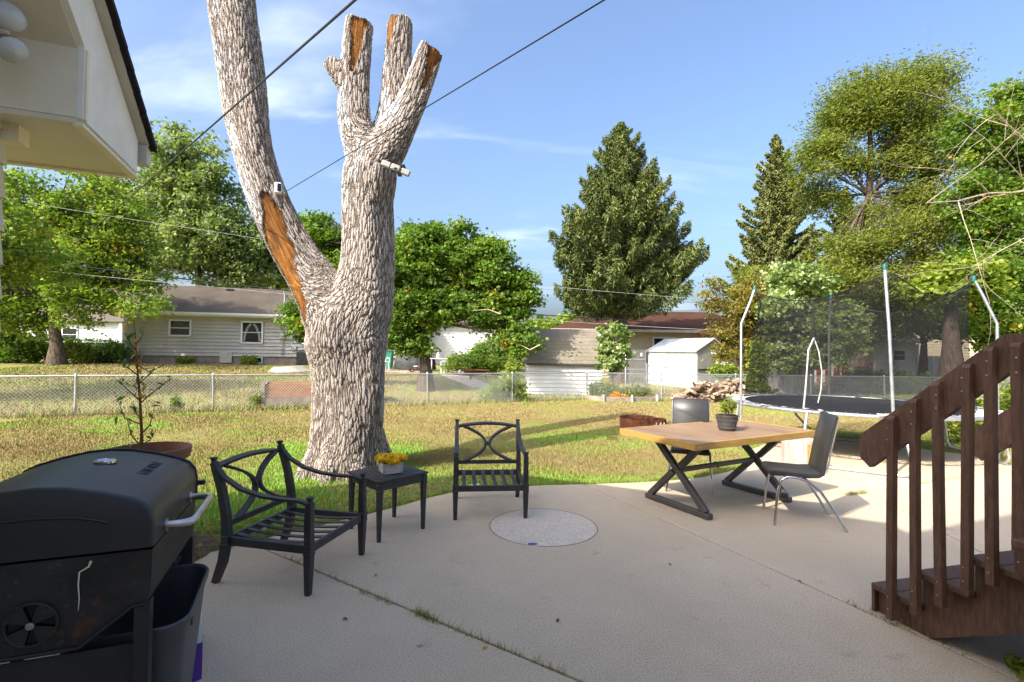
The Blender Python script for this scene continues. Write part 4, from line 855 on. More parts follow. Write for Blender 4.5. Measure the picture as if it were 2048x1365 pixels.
# ------------------------------------------------------------------ trees and plants
def S(px, py, y): return np.array(sight(px, py, y))
def lobe(px, py, y, rx, rz, ry=None):
    """crown lobe centred on a surveyed point; rx, rz half sizes in photo pixels at that depth"""
    p = sight(px, py, y); k = y/FPX; return (p[0], p[1], p[2], rx*k, (ry or (rx+rz)/2)*k, rz*k)
def onground(px, y):
    p = sight(px, 760, y); return (p[0], y, gz(p[0], y)-.03)
def plant_trees():
    G = 'broadleaf trees behind the fences'
    b = onground(113, 24); d = 24
    tree('maple_tree', 'yellow-green maple with dark trunk beyond the left fence', G, b, [b, S(113, 690, d), S(108, 650, d), S(115, 600, d), S(118, 540, d), S(120, 480, d)], (.34, .12),
         [lobe(60, 470, d, 120, 105), lobe(190, 480, d, 105, 105), lobe(120, 400, d, 125, 70), lobe(30, 580, d, 95, 85), lobe(150, 590, d, 90, 75), lobe(250, 570, d, 80, 60), lobe(285, 610, d-1.5, 45, 30), lobe(-60, 520, d, 90, 130), lobe(60, 640, d, 70, 40), lobe(240, 470, d, 70, 80)], 620, 64, .36, .175, 'maple_leaf_yellow', autumn=.012, seed=21, lvbias=.46)
    b = (-16.6, 12.6, gz(-16.6, 12.6)-.03)
    tree('maple_tree', 'leafy maple branch tips against the left frame edge beside the near house', G, b, [b, (-16.6, 12.6, 1.8), (-16.5, 12.6, 3.4), (-16.4, 12.7, 5.0)], (.22, .1), [(-16.4, 12.7, 6.2, 2.4, 2.0, 1.6), (-15.2, 14.2, 4.8, 1.9, 1.6, 1.1), (-17.6, 14.0, 5.0, 1.8, 1.6, 1.4), (-16.6, 11.4, 4.4, 1.8, 1.5, 1.2), (-14.9, 15.6, 4.1, 1.4, 1.3, .8)], 250, 55, .28, .15, 'maple_leaf_yellow', seed=20)
    b = onground(400, 42); d = 42
    tree('shade_tree', 'tall grey-green tree rising behind the grey house roof', G, b, [b, S(405, 640, d), S(398, 560, d), S(390, 480, d)], (.55, .2),
         [lobe(370, 330, d, 80, 75), lobe(430, 400, d, 75, 70), lobe(330, 400, d, 70, 70), lobe(400, 480, d, 110, 75), lobe(480, 480, d, 55, 70), lobe(310, 500, d, 60, 70), lobe(470, 550, d, 75, 45), lobe(365, 275, d, 30, 25), lobe(250, 380, d, 60, 60)], 520, 60, .66, .33, 'grey_leaf', seed=22, flat=.5, surf=.42)
    b = onground(560, 46); d = 46
    tree('shade_tree', 'grey-green tree just right of the taller one behind the house roof', G, b, [b, S(560, 640, d), S(555, 560, d)], (.4, .2), [lobe(545, 510, d, 55, 50), lobe(490, 550, d, 60, 35), lobe(600, 540, d, 50, 40), lobe(650, 560, d, 45, 45)], 240, 60, .6, .40, 'grey_leaf', seed=23, flat=.5, surf=.4)
    b = onground(852, 18.4); d = 18.4
    def dead(Br, root):
        for q in ([(1000, 628), (975, 619), (945, 622)], [(1080, 690), (1060, 700), (1040, 690)]):
            MB().tube([tuple(S(x, y, d-1.6)-np.array(b)) for x, y in q], [.025, .018, .008], 5).build('dead_twig', MT['dead_branch'], root)
    tree('maple_tree', 'dark green maple with thick trunk just behind the middle of the fence', G, b, [b, S(852, 740, d), S(848, 700, d), S(846, 640, d), S(848, 580, d), S(850, 530, d)], (.27, .10),
         [lobe(850, 490, d, 60, 50), lobe(800, 560, d, 65, 60), lobe(900, 530, d, 75, 55), lobe(980, 550, d, 60, 55), lobe(870, 610, d, 85, 55), lobe(990, 620, d, 70, 50), lobe(800, 650, d, 55, 45), lobe(1040, 590, d, 42, 50), lobe(640, 480, d+.6, 55, 55), lobe(690, 560, d, 60, 60), lobe(610, 640, d, 42, 40), lobe(1040, 680, d-.8, 40, 30), lobe(930, 480, d, 40, 35), lobe(830, 690, d, 50, 25), lobe(980, 500, d, 35, 30)], 720, 115, .23, .135, 'maple_leaf', autumn=.012, seed=24, lvbias=.42, lvs=.24, extra=dead)
    b = onground(1238, 26); d = 26
    pr = lambda u: 3.65*np.interp(u, [0, .12, .22, .4, .6, .75, .86, .95, 1], [.85, .98, 1.0, .76, .52, .37, .25, .11, .03])
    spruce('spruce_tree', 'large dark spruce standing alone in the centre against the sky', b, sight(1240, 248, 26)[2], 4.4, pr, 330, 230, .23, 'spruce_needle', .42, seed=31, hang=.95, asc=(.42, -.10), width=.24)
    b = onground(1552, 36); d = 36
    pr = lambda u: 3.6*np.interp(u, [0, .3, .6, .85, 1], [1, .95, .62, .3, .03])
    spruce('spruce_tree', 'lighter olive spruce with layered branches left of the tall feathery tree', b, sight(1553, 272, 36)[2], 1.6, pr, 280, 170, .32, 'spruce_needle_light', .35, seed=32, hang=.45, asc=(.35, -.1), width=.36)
    b = onground(1690, 40)
    spruce('spruce_tree', 'dark spruce half hidden behind the tall feathery tree', b, sight(1700, 380, 40)[2], 2.2, lambda u: 3.9*np.interp(u, [0, .4, 1], [1, .75, .04]), 190, 140, .36, 'spruce_needle', .35, seed=33, hang=.5, asc=(.35, -.1), width=.36)
    b = onground(1716, 28); d = 28
    tree('feathery_tree', 'tall feathery tree with reddish trunk and wind-swept yellow-green crown', G, b, [b, S(1716, 660, d), S(1722, 560, d), S(1728, 470, d), S(1738, 390, d), S(1742, 320, d), S(1740, 270, d)], (.42, .12),
         [lobe(1760, 200, d, 110, 62), lobe(1690, 240, d, 75, 60), lobe(1850, 160, d, 70, 38), lobe(1840, 260, d, 85, 75), lobe(1640, 300, d, 55, 30), lobe(1690, 330, d, 60, 25), lobe(1800, 330, d, 60, 50), lobe(1880, 330, d, 55, 55), lobe(1700, 500, d-1, 85, 42), lobe(1790, 470, d-1, 90, 50), lobe(1860, 540, d-1, 80, 50), lobe(1760, 570, d-1.5, 95, 40), lobe(1660, 560, d-1.5, 60, 45), lobe(1900, 450, d, 60, 60), lobe(1730, 430, d, 40, 30), lobe(1620, 340, d, 45, 40), lobe(1650, 400, d+1, 50, 40), lobe(1830, 400, d, 70, 45), lobe(1780, 640, d, 90, 40), lobe(1650, 640, d, 60, 50)], 1150, 85, .55, .20, 'feather_leaf', 'bark', seed=41, surf=.62, up=.3, ratio=.30, flat=.6, axis=(.9, 0, .25), cr=.022)
    d = 24; b = onground(1990, d)
    tree('broadleaf_tree', 'bright green broadleaf tree at the right edge of the view', G, b, [b, S(1990, 640, d), S(1995, 520, d), S(2000, 420, d)], (.3, .12),
         [lobe(1990, 260, d, 70, 90), lobe(2060, 330, d, 90, 120), lobe(1960, 380, d, 60, 70), lobe(2000, 470, d, 80, 80), lobe(1960, 560, d, 80, 60), lobe(2050, 580, d, 80, 80), lobe(2010, 660, d, 80, 50), lobe(1930, 620, d, 55, 55)], 470, 120, .38, .17, 'maple_leaf', seed=42, lvbias=.5)
    d = 33; b = onground(1845, d)
    tree('shade_tree', 'slim dark-trunked tree seen through the trampoline net', G, b, [b, S(1848, 690, d), S(1840, 640, d), S(1838, 590, d)], (.24, .1), [lobe(1830, 590, d, 90, 50), lobe(1880, 640, d, 70, 40), lobe(1780, 610, d, 60, 40), lobe(1850, 540, d, 80, 40)], 170, 70, .45, .3, 'dark_leaf', seed=43)
    d = 21; b = onground(1905, d)
    tree('shade_tree', 'thick pale trunk tree behind the right fence beside the stair rail', G, b, [b, S(1903, 690, d), S(1900, 640, d), S(1908, 580, d)], (.42, .2), [lobe(1930, 560, d, 70, 40), lobe(1870, 580, d, 50, 30)], 90, 70, .3, .22, 'bright_leaf', seed=44)
    # distant tree line
    n = 0
    for px, y, top, rx, mt in ((1085, 60, 640, 38, 'bright_leaf'), (1150, 75, 632, 42, 'bright_leaf'), (1420, 80, 640, 40, 'grey_leaf'), (560, 70, 560, 60, 'grey_leaf'), (700, 80, 600, 60, 'grey_leaf'), (40, 60, 470, 120, 'dark_leaf'), (215, 62, 560, 90, 'maple_leaf'), (1610, 62, 600, 80, 'feather_leaf'), (1960, 66, 480, 120, 'dark_leaf'), (1500, 70, 640, 50, 'bright_leaf')):
        b = onground(px, y); ht = (700-top)/2
        tree('distant_tree', ['rounded light green tree far off left of the hip roof', 'pale green treetop peeping over the hip roof ridge', 'small grey-green treetop right of the hip roof', 'greyish tree far behind the ranch house ridge', 'hazy tree far behind the big trunk', 'dark tree filling the far left edge', 'green tree far behind the left maple', 'yellowish tree far behind the olive spruce', 'dark tree far behind the right edge foliage', 'low bright tree far behind the lean-to'][n], 'distant trees on the skyline', b, [b, S(px, 690, y), S(px, top+ht, y)], (.3, .15), [lobe(px, top+ht*.9, y, rx, ht*.9), lobe(px-rx*.6, top+ht*1.2, y, rx*.6, ht*.7), lobe(px+rx*.6, top+ht*1.2, y, rx*.6, ht*.7)], 110, 50, y*.014, y*.0105, mt, seed=50+n, twigs=False); n += 1
plant_trees()
def dead_tree():
    global RS; random.seed(5); d = 13.5; b = onground(2140, d); R = thing('dead_tree', 'leafless dead tree reaching pale bare branches in from the right edge', 'tree', b); B = Vector(b)
    MB().tube([(0, 0, 0), tuple(Vector(sight(2130, 560, d))-B), tuple(Vector(sight(2120, 380, d))-B), tuple(Vector(sight(2125, 150, d))-B)], [.24, .18, .14, .08], 10).build('trunk', MT['dead_branch'], R, smooth=60)
    m = MB()
    def branch(p, dr, L, r, lev):
        pts = [p]; n = 5
        for i in range(n):
            dr = (dr+Vector((random.gauss(0, .10), random.gauss(0, .10), random.gauss(0, .10)))).normalized(); p = p+dr*L/n; pts.append(p)
            if lev > 0 and i > 0:
                for s in range(1 if random.random() < .8 else 2):
                    dd = (dr+Vector((random.gauss(0, .55), random.gauss(0, .4), random.gauss(.05, .42)))).normalized(); branch(p, dd, L*random.uniform(.35, .6), r*.42*(1-i/n*.4), lev-1)
        m.tube([tuple(q-B) for q in pts], [r*(1-.75*i/n) for i in range(n+1)], 5, cap=False)
    for st, en, r in (((2120, 385), (1840, 385), .04), ((2120, 330), (1960, 160), .032), ((2120, 400), (1880, 330), .018), ((2120, 425), (1990, 500), .022)):
        s, e = Vector(sight(*st, d)), Vector(sight(en[0], en[1], d-1.2)); branch(s, (e-s).normalized(), (e-s).length, r, 2)
    m.build('branches', MT['dead_branch'], R, smooth=60)
dead_tree()
def shrubs():
    G = 'bushes along the fences'
    def at(px, y): p = onground(px, y); return (p[0], p[1], p[2]+.02)
    shrub('vine_bush', 'bright green bush growing through the fence left of the barn shed', at(1018, 16.2), [(0, 0, .45, .5, .3, .45), (-.45, .0, .25, .5, .3, .25), (.1, .1, 1.0, .22, .2, .5), (.35, 0, .3, .3, .3, .3)], 90, 34, .10, .10, 'bright_leaf', seed=61, group=G)
    shrub('garden_shrub', 'leafy green shrub in the timber-edged flower bed', at(1200, 17.0+.35), [(0, 0, .32, .42, .3, .32), (.35, .1, .25, .3, .25, .25)], 70, 36, .09, .09, 'bright_leaf', seed=62, group=G)
    shrub('garden_shrub', 'low yellow-green plants at the right end of the flower bed', at(1280, 17.2), [(0, 0, .25, .35, .2, .25), (-.4, 0, .22, .3, .2, .22)], 45, 30, .09, .09, 'feather_leaf', seed=63, group=G)
    shrub('orange_flowers', 'orange flowers at the front of the timber-edged bed', at(1236, 16.85), [(0, 0, .17, .3, .15, .12)], 26, 14, .05, .055, 'orange_petal', 'flowers', 3, seed=64)
    b = at(1226, 17.6); d = 17.6
    tree('young_tree', 'slim young tree with pale white-green leaves in front of the hip roof house', None, b, [b, S(1225, 740, d), S(1227, 690, d), S(1228, 655, d)], (.035, .015), [lobe(1228, 680, d, 26, 35), lobe(1222, 725, d, 30, 30), lobe(1250, 700, d, 18, 40), lobe(1208, 690, d, 14, 40)], 80, 30, .11, .15, 'pale_leaf', seed=65, cr=.008)
    b = at(1600, 19.5); d = 19.5
    tree('young_tree', 'whitish-leaved small tree behind the left trampoline pole', None, b, [b, S(1600, 700, d), S(1602, 640, d), S(1600, 590, d)], (.06, .03), [lobe(1590, 560, d, 55, 40), lobe(1640, 580, d, 40, 30), lobe(1600, 640, d, 60, 45), lobe(1560, 620, d, 40, 60), lobe(1640, 670, d, 45, 50), lobe(1580, 715, d, 50, 35), lobe(1650, 715, d, 45, 30), lobe(1690, 660, d, 40, 60)], 300, 50, .2, .16, 'pale_leaf', seed=66, lvbias=.4, lvs=.22)
    b = at(1480, 21); d = 21
    tree('scrub_tree', 'brownish scrubby tree with orange stems beside the white metal shed', None, b, [b, S(1478, 720, d), S(1480, 680, d), S(1482, 640, d)], (.08, .03), [lobe(1475, 620, d, 45, 45), lobe(1510, 600, d, 35, 55), lobe(1450, 660, d, 35, 25), lobe(1500, 670, d, 35, 40), lobe(1430, 600, d, 25, 45), lobe(1490, 720, d, 40, 35), lobe(1455, 705, d, 30, 25)], 230, 34, .22, .15, 'brownish_leaf', 'bark_red', seed=67, lvbias=.45, ratio=.5, cr=.016)
    b = at(1508, 22.5); d = 22.5
    tree('scrub_tree', 'green feathery sapling left of the trampoline beneath the olive spruce', None, b, [b, S(1505, 680, d), S(1510, 600, d), S(1510, 550, d)], (.07, .03), [lobe(1510, 570, d, 45, 40), lobe(1480, 590, d, 30, 30), lobe(1540, 600, d, 40, 40), lobe(1520, 650, d, 35, 50)], 170, 60, .22, .13, 'feather_leaf', seed=68, ratio=.4, up=.3)
    shrub('vine_bush', 'tall green vine climbing the fence behind the left trampoline pole', at(1515, 16.4), [(0, 0, .5, .32, .25, .5), (.05, 0, 1.2, .26, .2, .5), (0, 0, 1.8, .18, .2, .35)], 120, 32, .10, .10, 'bright_leaf', seed=69, group=G)
    shrub('vine_bush', 'bushy green plant on top of the woodpile fence', at(1447, 18.2), [(0, 0, .95, .45, .25, .35), (.3, 0, .8, .3, .2, .3)], 60, 34, .10, .11, 'bright_leaf', seed=70, group=G)
    shrub('hedge_bush', 'dense bright bush seen between the brown stair balusters', (9.2, 9.0, gz(9.2, 9)-.02), [(0, 0, .55, .9, .7, .55), (-.6, .2, .4, .6, .5, .4), (.7, .1, .7, .8, .7, .7), (.1, -.2, .9, .5, .5, .35)], 260, 60, .11, .075, 'bright_leaf', seed=71, group=G)
    shrub('hedge_bush', 'dark low hedge beyond the right fence behind the net', at(1740, 21), [(0, 0, .5, 1.0, .5, .5), (1.3, 0, .5, .9, .5, .45), (-1.0, .2, .4, .6, .5, .4), (2.4, .2, .4, .8, .5, .4)], 190, 45, .14, .12, 'dark_leaf', seed=72, group=G)
    shrub('juniper_bush', 'spreading dark green juniper beside the neighbour patio', at(945, 25.5), [(0, 0, .75, 1.3, .7, .45), (.8, .1, .7, .8, .6, .4), (-.8, 0, .7, .7, .6, .35), (.3, .3, 1.2, .6, .5, .5)], 200, 40, .16, .16, 'maple_leaf', seed=73, ratio=.35, group=G)
    shrub('lilac_bush', 'pale leafy shrub behind the juniper', at(985, 28.5), [(0, 0, 1.2, 1.0, .8, 1.0), (1.0, 0, 1.0, .8, .7, .8)], 110, 40, .22, .2, 'pale_leaf', seed=74, lvbias=.3, group=G)
    shrub('hedge_bush', 'tangled green bush at the foot of the left maple by the house edge', at(20, 25.8), [(0, 0, .7, 1.4, .9, .7), (-1.6, 0, 1.0, 1.2, .9, 1.0), (1.0, .3, .6, .8, .7, .6), (-.6, 0, 1.4, 1.2, .8, .6)], 210, 36, .22, .18, 'maple_leaf', seed=75, group=G, lvbias=.35)
    shrub('hedge_bush', 'leafy bush between the left maple trunk and the rusty wire fence', at(150, 26), [(0, 0, .6, .7, .5, .6), (.6, 0, .4, .5, .4, .4)], 90, 40, .16, .15, 'feather_leaf', seed=76, group=G)
    shrub('hedge_bush', 'light leafy shrub at the left corner of the grey house', at(225, 26.8), [(0, 0, .6, .7, .5, .6), (-.6, 0, .4, .6, .4, .4)], 90, 40, .16, .15, 'pale_leaf', seed=77, lvbias=.2, group=G)
    shrub('hedge_bush', 'clipped dark hedge in front of the far white house', at(195, 48), [(0, 0, .6, 2.6, .7, .6), (-3.9, 0, .8, 1.2, .8, .8)], 120, 45, .3, .28, 'dark_leaf', seed=78, group=G)
    shrub('weed_clump', 'thin green weed standing at the fence below the grey house', at(350, 12.35), [(0, 0, .2, .12, .1, .2), (0, 0, .38, .08, .08, .12)], 24, 16, .04, .06, 'bright_leaf', 'weed', 3, seed=79)
    shrub('weed_clump', 'green weed tuft at the fence beside the cedar planter', at(512, 13.05), [(0, 0, .25, .18, .15, .28)], 30, 16, .05, .06, 'feather_leaf', 'weed', 3, seed=80)
    shrub('weed_clump', 'dark leafy weed at the foundation under the grey house windows', at(372, 27.6), [(0, 0, .2, .5, .25, .2)], 30, 26, .1, .12, 'bright_leaf', 'weed', 3, seed=81)
    shrub('weed_clump', 'round green plant beside the basement window of the grey house', at(497, 28.3), [(0, 0, .25, .45, .25, .25)], 30, 26, .1, .12, 'bright_leaf', 'weed', 3, seed=82)
    shrub('weed_clump', 'small bright weed sprouting from the patio joint in the front corner', (2.55, 2.52, .0), [(0, 0, .03, .07, .07, .03)], 9, 5, .02, .075, 'bright_leaf', 'weed', 0, seed=83, ratio=.28)
shrubs()

# ------------------------------------------------------------------ overhead cables
def cable(label, pts, r, mat, group):
    P = [Vector(sight(*p)) for p in pts]; out = []
    for i in range(len(P)-1):
        p0, p1, p2, p3 = P[max(i-1, 0)], P[i], P[i+1], P[min(i+2, len(P)-1)]
        for t in np.arange(6)/6: out.append(.5*((2*p1)+(-p0+p2)*t+(2*p0-5*p1+4*p2-p3)*t*t+(-p0+3*p1-3*p2+p3)*t**3))
    out.append(P[-1]); o = MB().tube(out, r, 6).build('overhead_cable', MT[mat], smooth=60); tag(o, label, 'cable', group)
def straight(label, a, b, r, mat, sag=0, group='overhead cables'):
    A, B = Vector(sight(*a)), Vector(sight(*b)); pts = [A.lerp(B, t)-Vector((0, 0, 4*sag*t*(1-t))) for t in np.linspace(0, 1, 25)]
    o = MB().tube(pts, r, 6).build('overhead_cable', MT[mat], smooth=60); tag(o, label, 'cable', group)
straight('thick dark service cable crossing in front of the left tree limb', (790, -70, 2.6), (95, 533, 24), .0085, 'wire_black', .06)
straight('thin dark cable crossing in front of the sawn-off limbs', (1300, -55, 2.6), (330, 525, 20), .005, 'wire_black', .03)
G = 'overhead cables'
cable('thick black utility cable passing over the grey house roof', [(-80, 500, 17), (0, 511, 17.5), (280, 548, 19), (560, 580, 20.5), (760, 602, 21.5), (945, 620, 22), (1230, 640, 23), (1500, 655, 24)], .024, 'wire_black', G)
cable('thin utility cable just below the thick one', [(-80, 526, 17), (0, 534, 17.5), (200, 553, 19), (585, 590, 20.5), (760, 608, 21.5), (950, 630, 22), (1230, 650, 23), (1500, 664, 24)], .010, 'wire_pale', G)
cable('pale thin cable strung through the tree crowns highest on the left', [(-60, 385, 17), (0, 395, 17.5), (190, 428, 18.5), (480, 472, 20), (700, 508, 21), (890, 540, 21.6), (1080, 571, 22.3), (1450, 603, 24), (1560, 612, 24.5)], .009, 'wire_pale', G)
cable('lowest of the two thin wires under the centre spruce', [(980, 566, 22), (1080, 578, 22.3), (1260, 597, 23), (1450, 609, 24), (1560, 616, 24.5)], .007, 'wire_black', G)

# ------------------------------------------------------------------ patio furniture
def copy_tree(o, parent=None):
    c = o.copy(); COL.objects.link(c); c.parent = parent
    for ch in list(o.children): copy_tree(ch, c)
    return c
def arc2(a, b, bulge, n=13):
    """plane arc from a to b bulging along the given vector"""
    a, b, k = Vector(a), Vector(b), Vector(bulge); return [a.lerp(b, t)+k*(4*t*(1-t)) for t in np.linspace(0, 1, n)]
def armchair():
    m = MT['black_metal']; W = .33; R = thing('patio_armchair', 'black metal armchair without cushions near the big tree, facing the patio', 'chair', (-.21, 5.03, 0), .1, 'black metal armchairs')
    sz = .305; F, Bk = -.30, .32
    for s in (-1, 1):
        l = MB(); l.sweep([(s*W, F, 0), (s*W, F, .25), (s*W, F, .33)], [(-.0235, -.0235), (.0235, -.0235), (.0235, .0235), (-.0235, .0235)], up=(0, 1, 0), scale=[.72, 1.05, 1.05]); l.build('leg', m, R)
        l = MB(); l.sweep([(s*W, Bk+.085, 0), (s*W, Bk+.03, .14), (s*W, Bk, .30)], [(-.0235, -.025), (.0235, -.025), (.0235, .025), (-.0235, .025)], up=(0, 1, 0), scale=[.8, 1, 1.05]); l.build('leg', m, R)
        l = MB(); l.sweep([(s*W, F, .33), (s*W, F+.004, .46), (s*W, F-.0, .585)], [(-.022, -.022), (.022, -.022), (.022, .022), (-.022, .022)], up=(0, 1, 0), scale=[1.05, 1, .95]); p = l.build('arm_post', m, R)
        f = MB(); f.lathe([(.0, .582), (.022, .585), (.017, .60), (.027, .615), (.027, .621), (.004, .612)], 8, (s*W, F, 0)); f.build('finial', m, p, smooth=40)
        l = MB(); l.sweep([(s*W, Bk, .30), (s*W, Bk+.012, .45), (s*W, Bk+.05, .62), (s*W, Bk+.12, .80)], [(-.022, -.025), (.022, -.025), (.022, .025), (-.022, .025)], up=(0, 1, 0), scale=[1.1, 1, .95, .8]); p = l.build('back_post', m, R)
        f = MB(); f.lathe([(.0, .795), (.02, .80), (.016, .813), (.025, .826), (.025, .832), (.004, .824)], 8, (s*W, Bk+.122, 0)); f.build('finial', m, p, smooth=40)
        a = MB(); P = [Vector((s*W, Bk+.105, .775)), Vector((s*W, Bk+.03, .70)), Vector((s*W, Bk-.10, .635)), Vector((s*W, Bk-.26, .600)), Vector((s*W, Bk-.42, .590)), Vector((s*W, Bk-.53, .592)), Vector((s*W, F+.05, .586)), Vector((s*W, F+.01, .572))]
        a.sweep(P, [(-.021, -.008), (-.012, -.012), (.012, -.012), (.021, -.008), (.021, .008), (-.021, .008)], up=(1, 0, 0)) if False else a.flat(P, .018, .040, (1, 0, 0)); a.build('armrest', m, R)
        for y in (F, Bk):
            c = MB(); c.box((s*W, y, .315), (.058, .058, .014), bev=.003); c.box((s*W, y, .262), (.058, .058, .014), bev=.003); c.box((s*W, y, .288), (.053, .053, .05)); c.build('collar', m, R)
        MB().box((s*W, (F+Bk)/2, .287), (.024, Bk-F-.05, .055), bev=.004).build('side_rail', m, R)
    MB().box((0, F, .287), (2*W-.05, .024, .055), bev=.004).build('front_rail', m, R); MB().box((0, Bk, .287), (2*W-.05, .024, .055), bev=.004).build('rear_rail', m, R)
    for k in range(6):
        x = -.25+k*.1; q = MB(); q.flat([(x, F+.01, .306), (x, F+.15, .292), (x, 0, .286), (x, Bk-.13, .290), (x, Bk-.01, .306)], .008, .036, (1, 0, 0)); q.build('slat', m, R)
    y = lambda z: Bk+.012+(z-.45)*.3 if z < .62 else Bk+.06+(z-.62)*.34
    tr = [(x, y(.785-.0)+.012-.03*(1-(x/W)**2)*0, .755+.035*(1-(x/W)**2)) for x in np.linspace(-W+.01, W-.01, 11)]; MB().flat(tr, .020, .044, (0, 1, .3)).build('top_rail', m, R)
    MB().bar((-W+.01, y(.40), .40), (W-.01, y(.40), .40), .02, .038).build('lower_back_rail', m, R)
    for s in (-1, 1):
        pts = []
        for t in np.linspace(-1, 1, 17):
            z = .585+t*.175; x = s*(.02+.235*abs(t)**2.0); pts.append((x, y(z), z))
        MB().flat(pts, .018, .042, (0, 1, .3)).build('back_arc', m, R)
    b = MB(); 
    for dz in (-.014, 0, .014): b.box((0, y(.585), .585+dz), (.075, .026, .011), bev=.003)
    b.build('tie_band', m, R)
    c = copy_tree(R); c.location = (-1.50, 3.62, 0); c.rotation_euler = (0, 0, radians(77)); c['label'] = 'black metal armchair without cushions beside the grill, nearest the camera'
armchair()
def side_table():
    m = MT['black_metal']; R = thing('side_table', 'small square black metal side table between the two armchairs', 'table', (-1.08, 4.44, 0), radians(47)); h = .26
    for sx in (-1, 1):
        for sy in (-1, 1):
            l = MB(); l.sweep([(sx*.222, sy*.222, 0), (sx*.222, sy*.222, .42), (sx*.222, sy*.222, .49)], [(-.021, -.021), (.021, -.021), (.021, .021), (-.021, .021)], up=(0, 1, 0), scale=[.6, 1, 1]); l.build('leg', m, R)
            c = MB(); c.box((sx*.224, sy*.224, .412), (.052, .052, .012), bev=.003); c.box((sx*.224, sy*.224, .462), (.052, .052, .012), bev=.003); c.build('collar', m, R)
    for k in range(2):
        for s in (-1, 1):
            c = (0, s*.226, .452) if k == 0 else (s*.226, 0, .452); MB().box(c, (.40, .022, .07) if k == 0 else (.022, .40, .07), bev=.004).build('apron', m, R)
    for k in range(7): MB().box((-.2175+k*.0725, 0, .494), (.0705, .505, .016), bev=.003).build('slat', m, R)
side_table()
def flower_box():
    c = sight(781, 945, 4.42); R = thing('flower_box', 'whitewashed square box with yellow silk flowers on the side table', 'flower box', (c[0], c[1], .5025), radians(30)); s = .078
    for k in range(4):
        a = k*pi/2; MB().box((cos(a)*s, sin(a)*s, .048), (.008, 2*s-.02, .09), rz=a).build('panel', MT['white_wood'], R); MB().box((cos(a+pi/4)*s*1.38, sin(a+pi/4)*s*1.38, .048), (.02, .02, .094), rz=a, bev=.002).build('corner_bracket', MT['galv'], R)
    MB().box((0, 0, .01), (2*s-.012, 2*s-.012, .012)).build('bottom', MT['white_wood'], R)
    global RS; RS = np.random.RandomState(3)
    for k, (x, y, z) in enumerate([(0, 0, .125), (-.07, -.05, .112), (.07, -.05, .115), (-.06, .06, .115), (.075, .05, .11), (.0, -.085, .10), (0, .08, .11)]):
        n = 130; d = RS.randn(n, 3); d[:, 2] = np.abs(d[:, 2])*.55; d /= np.linalg.norm(d, axis=1, keepdims=True); P = np.array([x, y, z])+d*np.array([.058, .058, .032])*RS.rand(n, 1)**.4
        V, F, lv = leafcards(P, .042, .9, .95, np.clip(RS.rand(n)*.6+.4*(d[:, 2]), 0, 1), d, .22); link('flower', npmesh('flower', V, F, MT['yellow_petal'], {'lv': lv}), R)
flower_box()
def dining_table():
    c = ((1.16+3.31)/2, (5.43+5.44)/2); rz = math.atan2(.91, 1.66); R = thing('dining_table', 'wood-topped dining table with brown metal X legs', 'table', (c[0]+.01, c[1]+.0, 0), rz)
    Lx, Ly, zt = 1.88, 1.02, .76
    # frame edge boards and planks
    for s in (-1, 1):
        MB().box((0, s*(Ly/2-.0125), zt-.032), (Lx, .025, .066), bev=.003).build('edge_board', MT['edge_wood'], R); MB().box((s*(Lx/2-.0125), 0, zt-.032), (.025, Ly-.052, .066), bev=.003).build('edge_board', MT['edge_wood'], R)
    n = 9; w = (Lx-.054)/n
    for k in range(n): MB().box((-Lx/2+.027+w*(k+.5), 0, zt-.013), (w-.0025, Ly-.054, .022), bev=.0025).build('plank', MT['plank'], R)
    MB().box((0, 0, zt-.045), (Lx-.06, Ly-.06, .03)).build('under_frame', MT['bronze_metal'], R)
    m = MT['bronze_metal']; hw = .42
    for sx in (-1, 1):
        x = sx*.62; q = MB(); q.bar((x, -hw, .03), (x, hw, .03), .075, .055, bev=.008); f = q.build('foot_bar', m, R)
        for sy in (-1, 1): MB().lathe([(0, 0), (.028, 0), (.028, .012)], 10, (x, sy*(hw-.06), -.008)).build('glide', MT['plastic_black'], f)
        g = MB(); g.bar((x-.0, -hw+.05, .055), (x-.0, hw-.10, .70), .062, .055, up=(1, 0, 0), bev=.004); g.build('leg', m, R)
        g = MB(); g.bar((x+.001, hw-.05, .055), (x+.001, .045, .365), .060, .054, up=(1, 0, 0), bev=.004); g.bar((x+.001, -.045, .43), (x+.001, -hw+.10, .70), .060, .054, up=(1, 0, 0), bev=.004); g.build('leg', m, R)
        MB().bar((x, -hw+.03, .706), (x, hw-.03, .706), .06, .022).build('top_bar', m, R)
    MB().bar((-.585, 0, .385), (.585, 0, .385), .045, .045, bev=.004).build('stretcher', m, R); MB().box((-.02, 0, .385), (.03, .056, .056), bev=.003).build('stretcher_joint', m, R)
    sc_ = MB(); sc_.lathe([(0, 0), (.007, 0), (.006, .003), (0, .003)], 8); sc_.v = [(-Lx/2+.06+v[0], -Ly/2-v[2], zt-.035+v[1]) for v in sc_.v]; sc_.build('screw', MT['steel'], R)
dining_table()
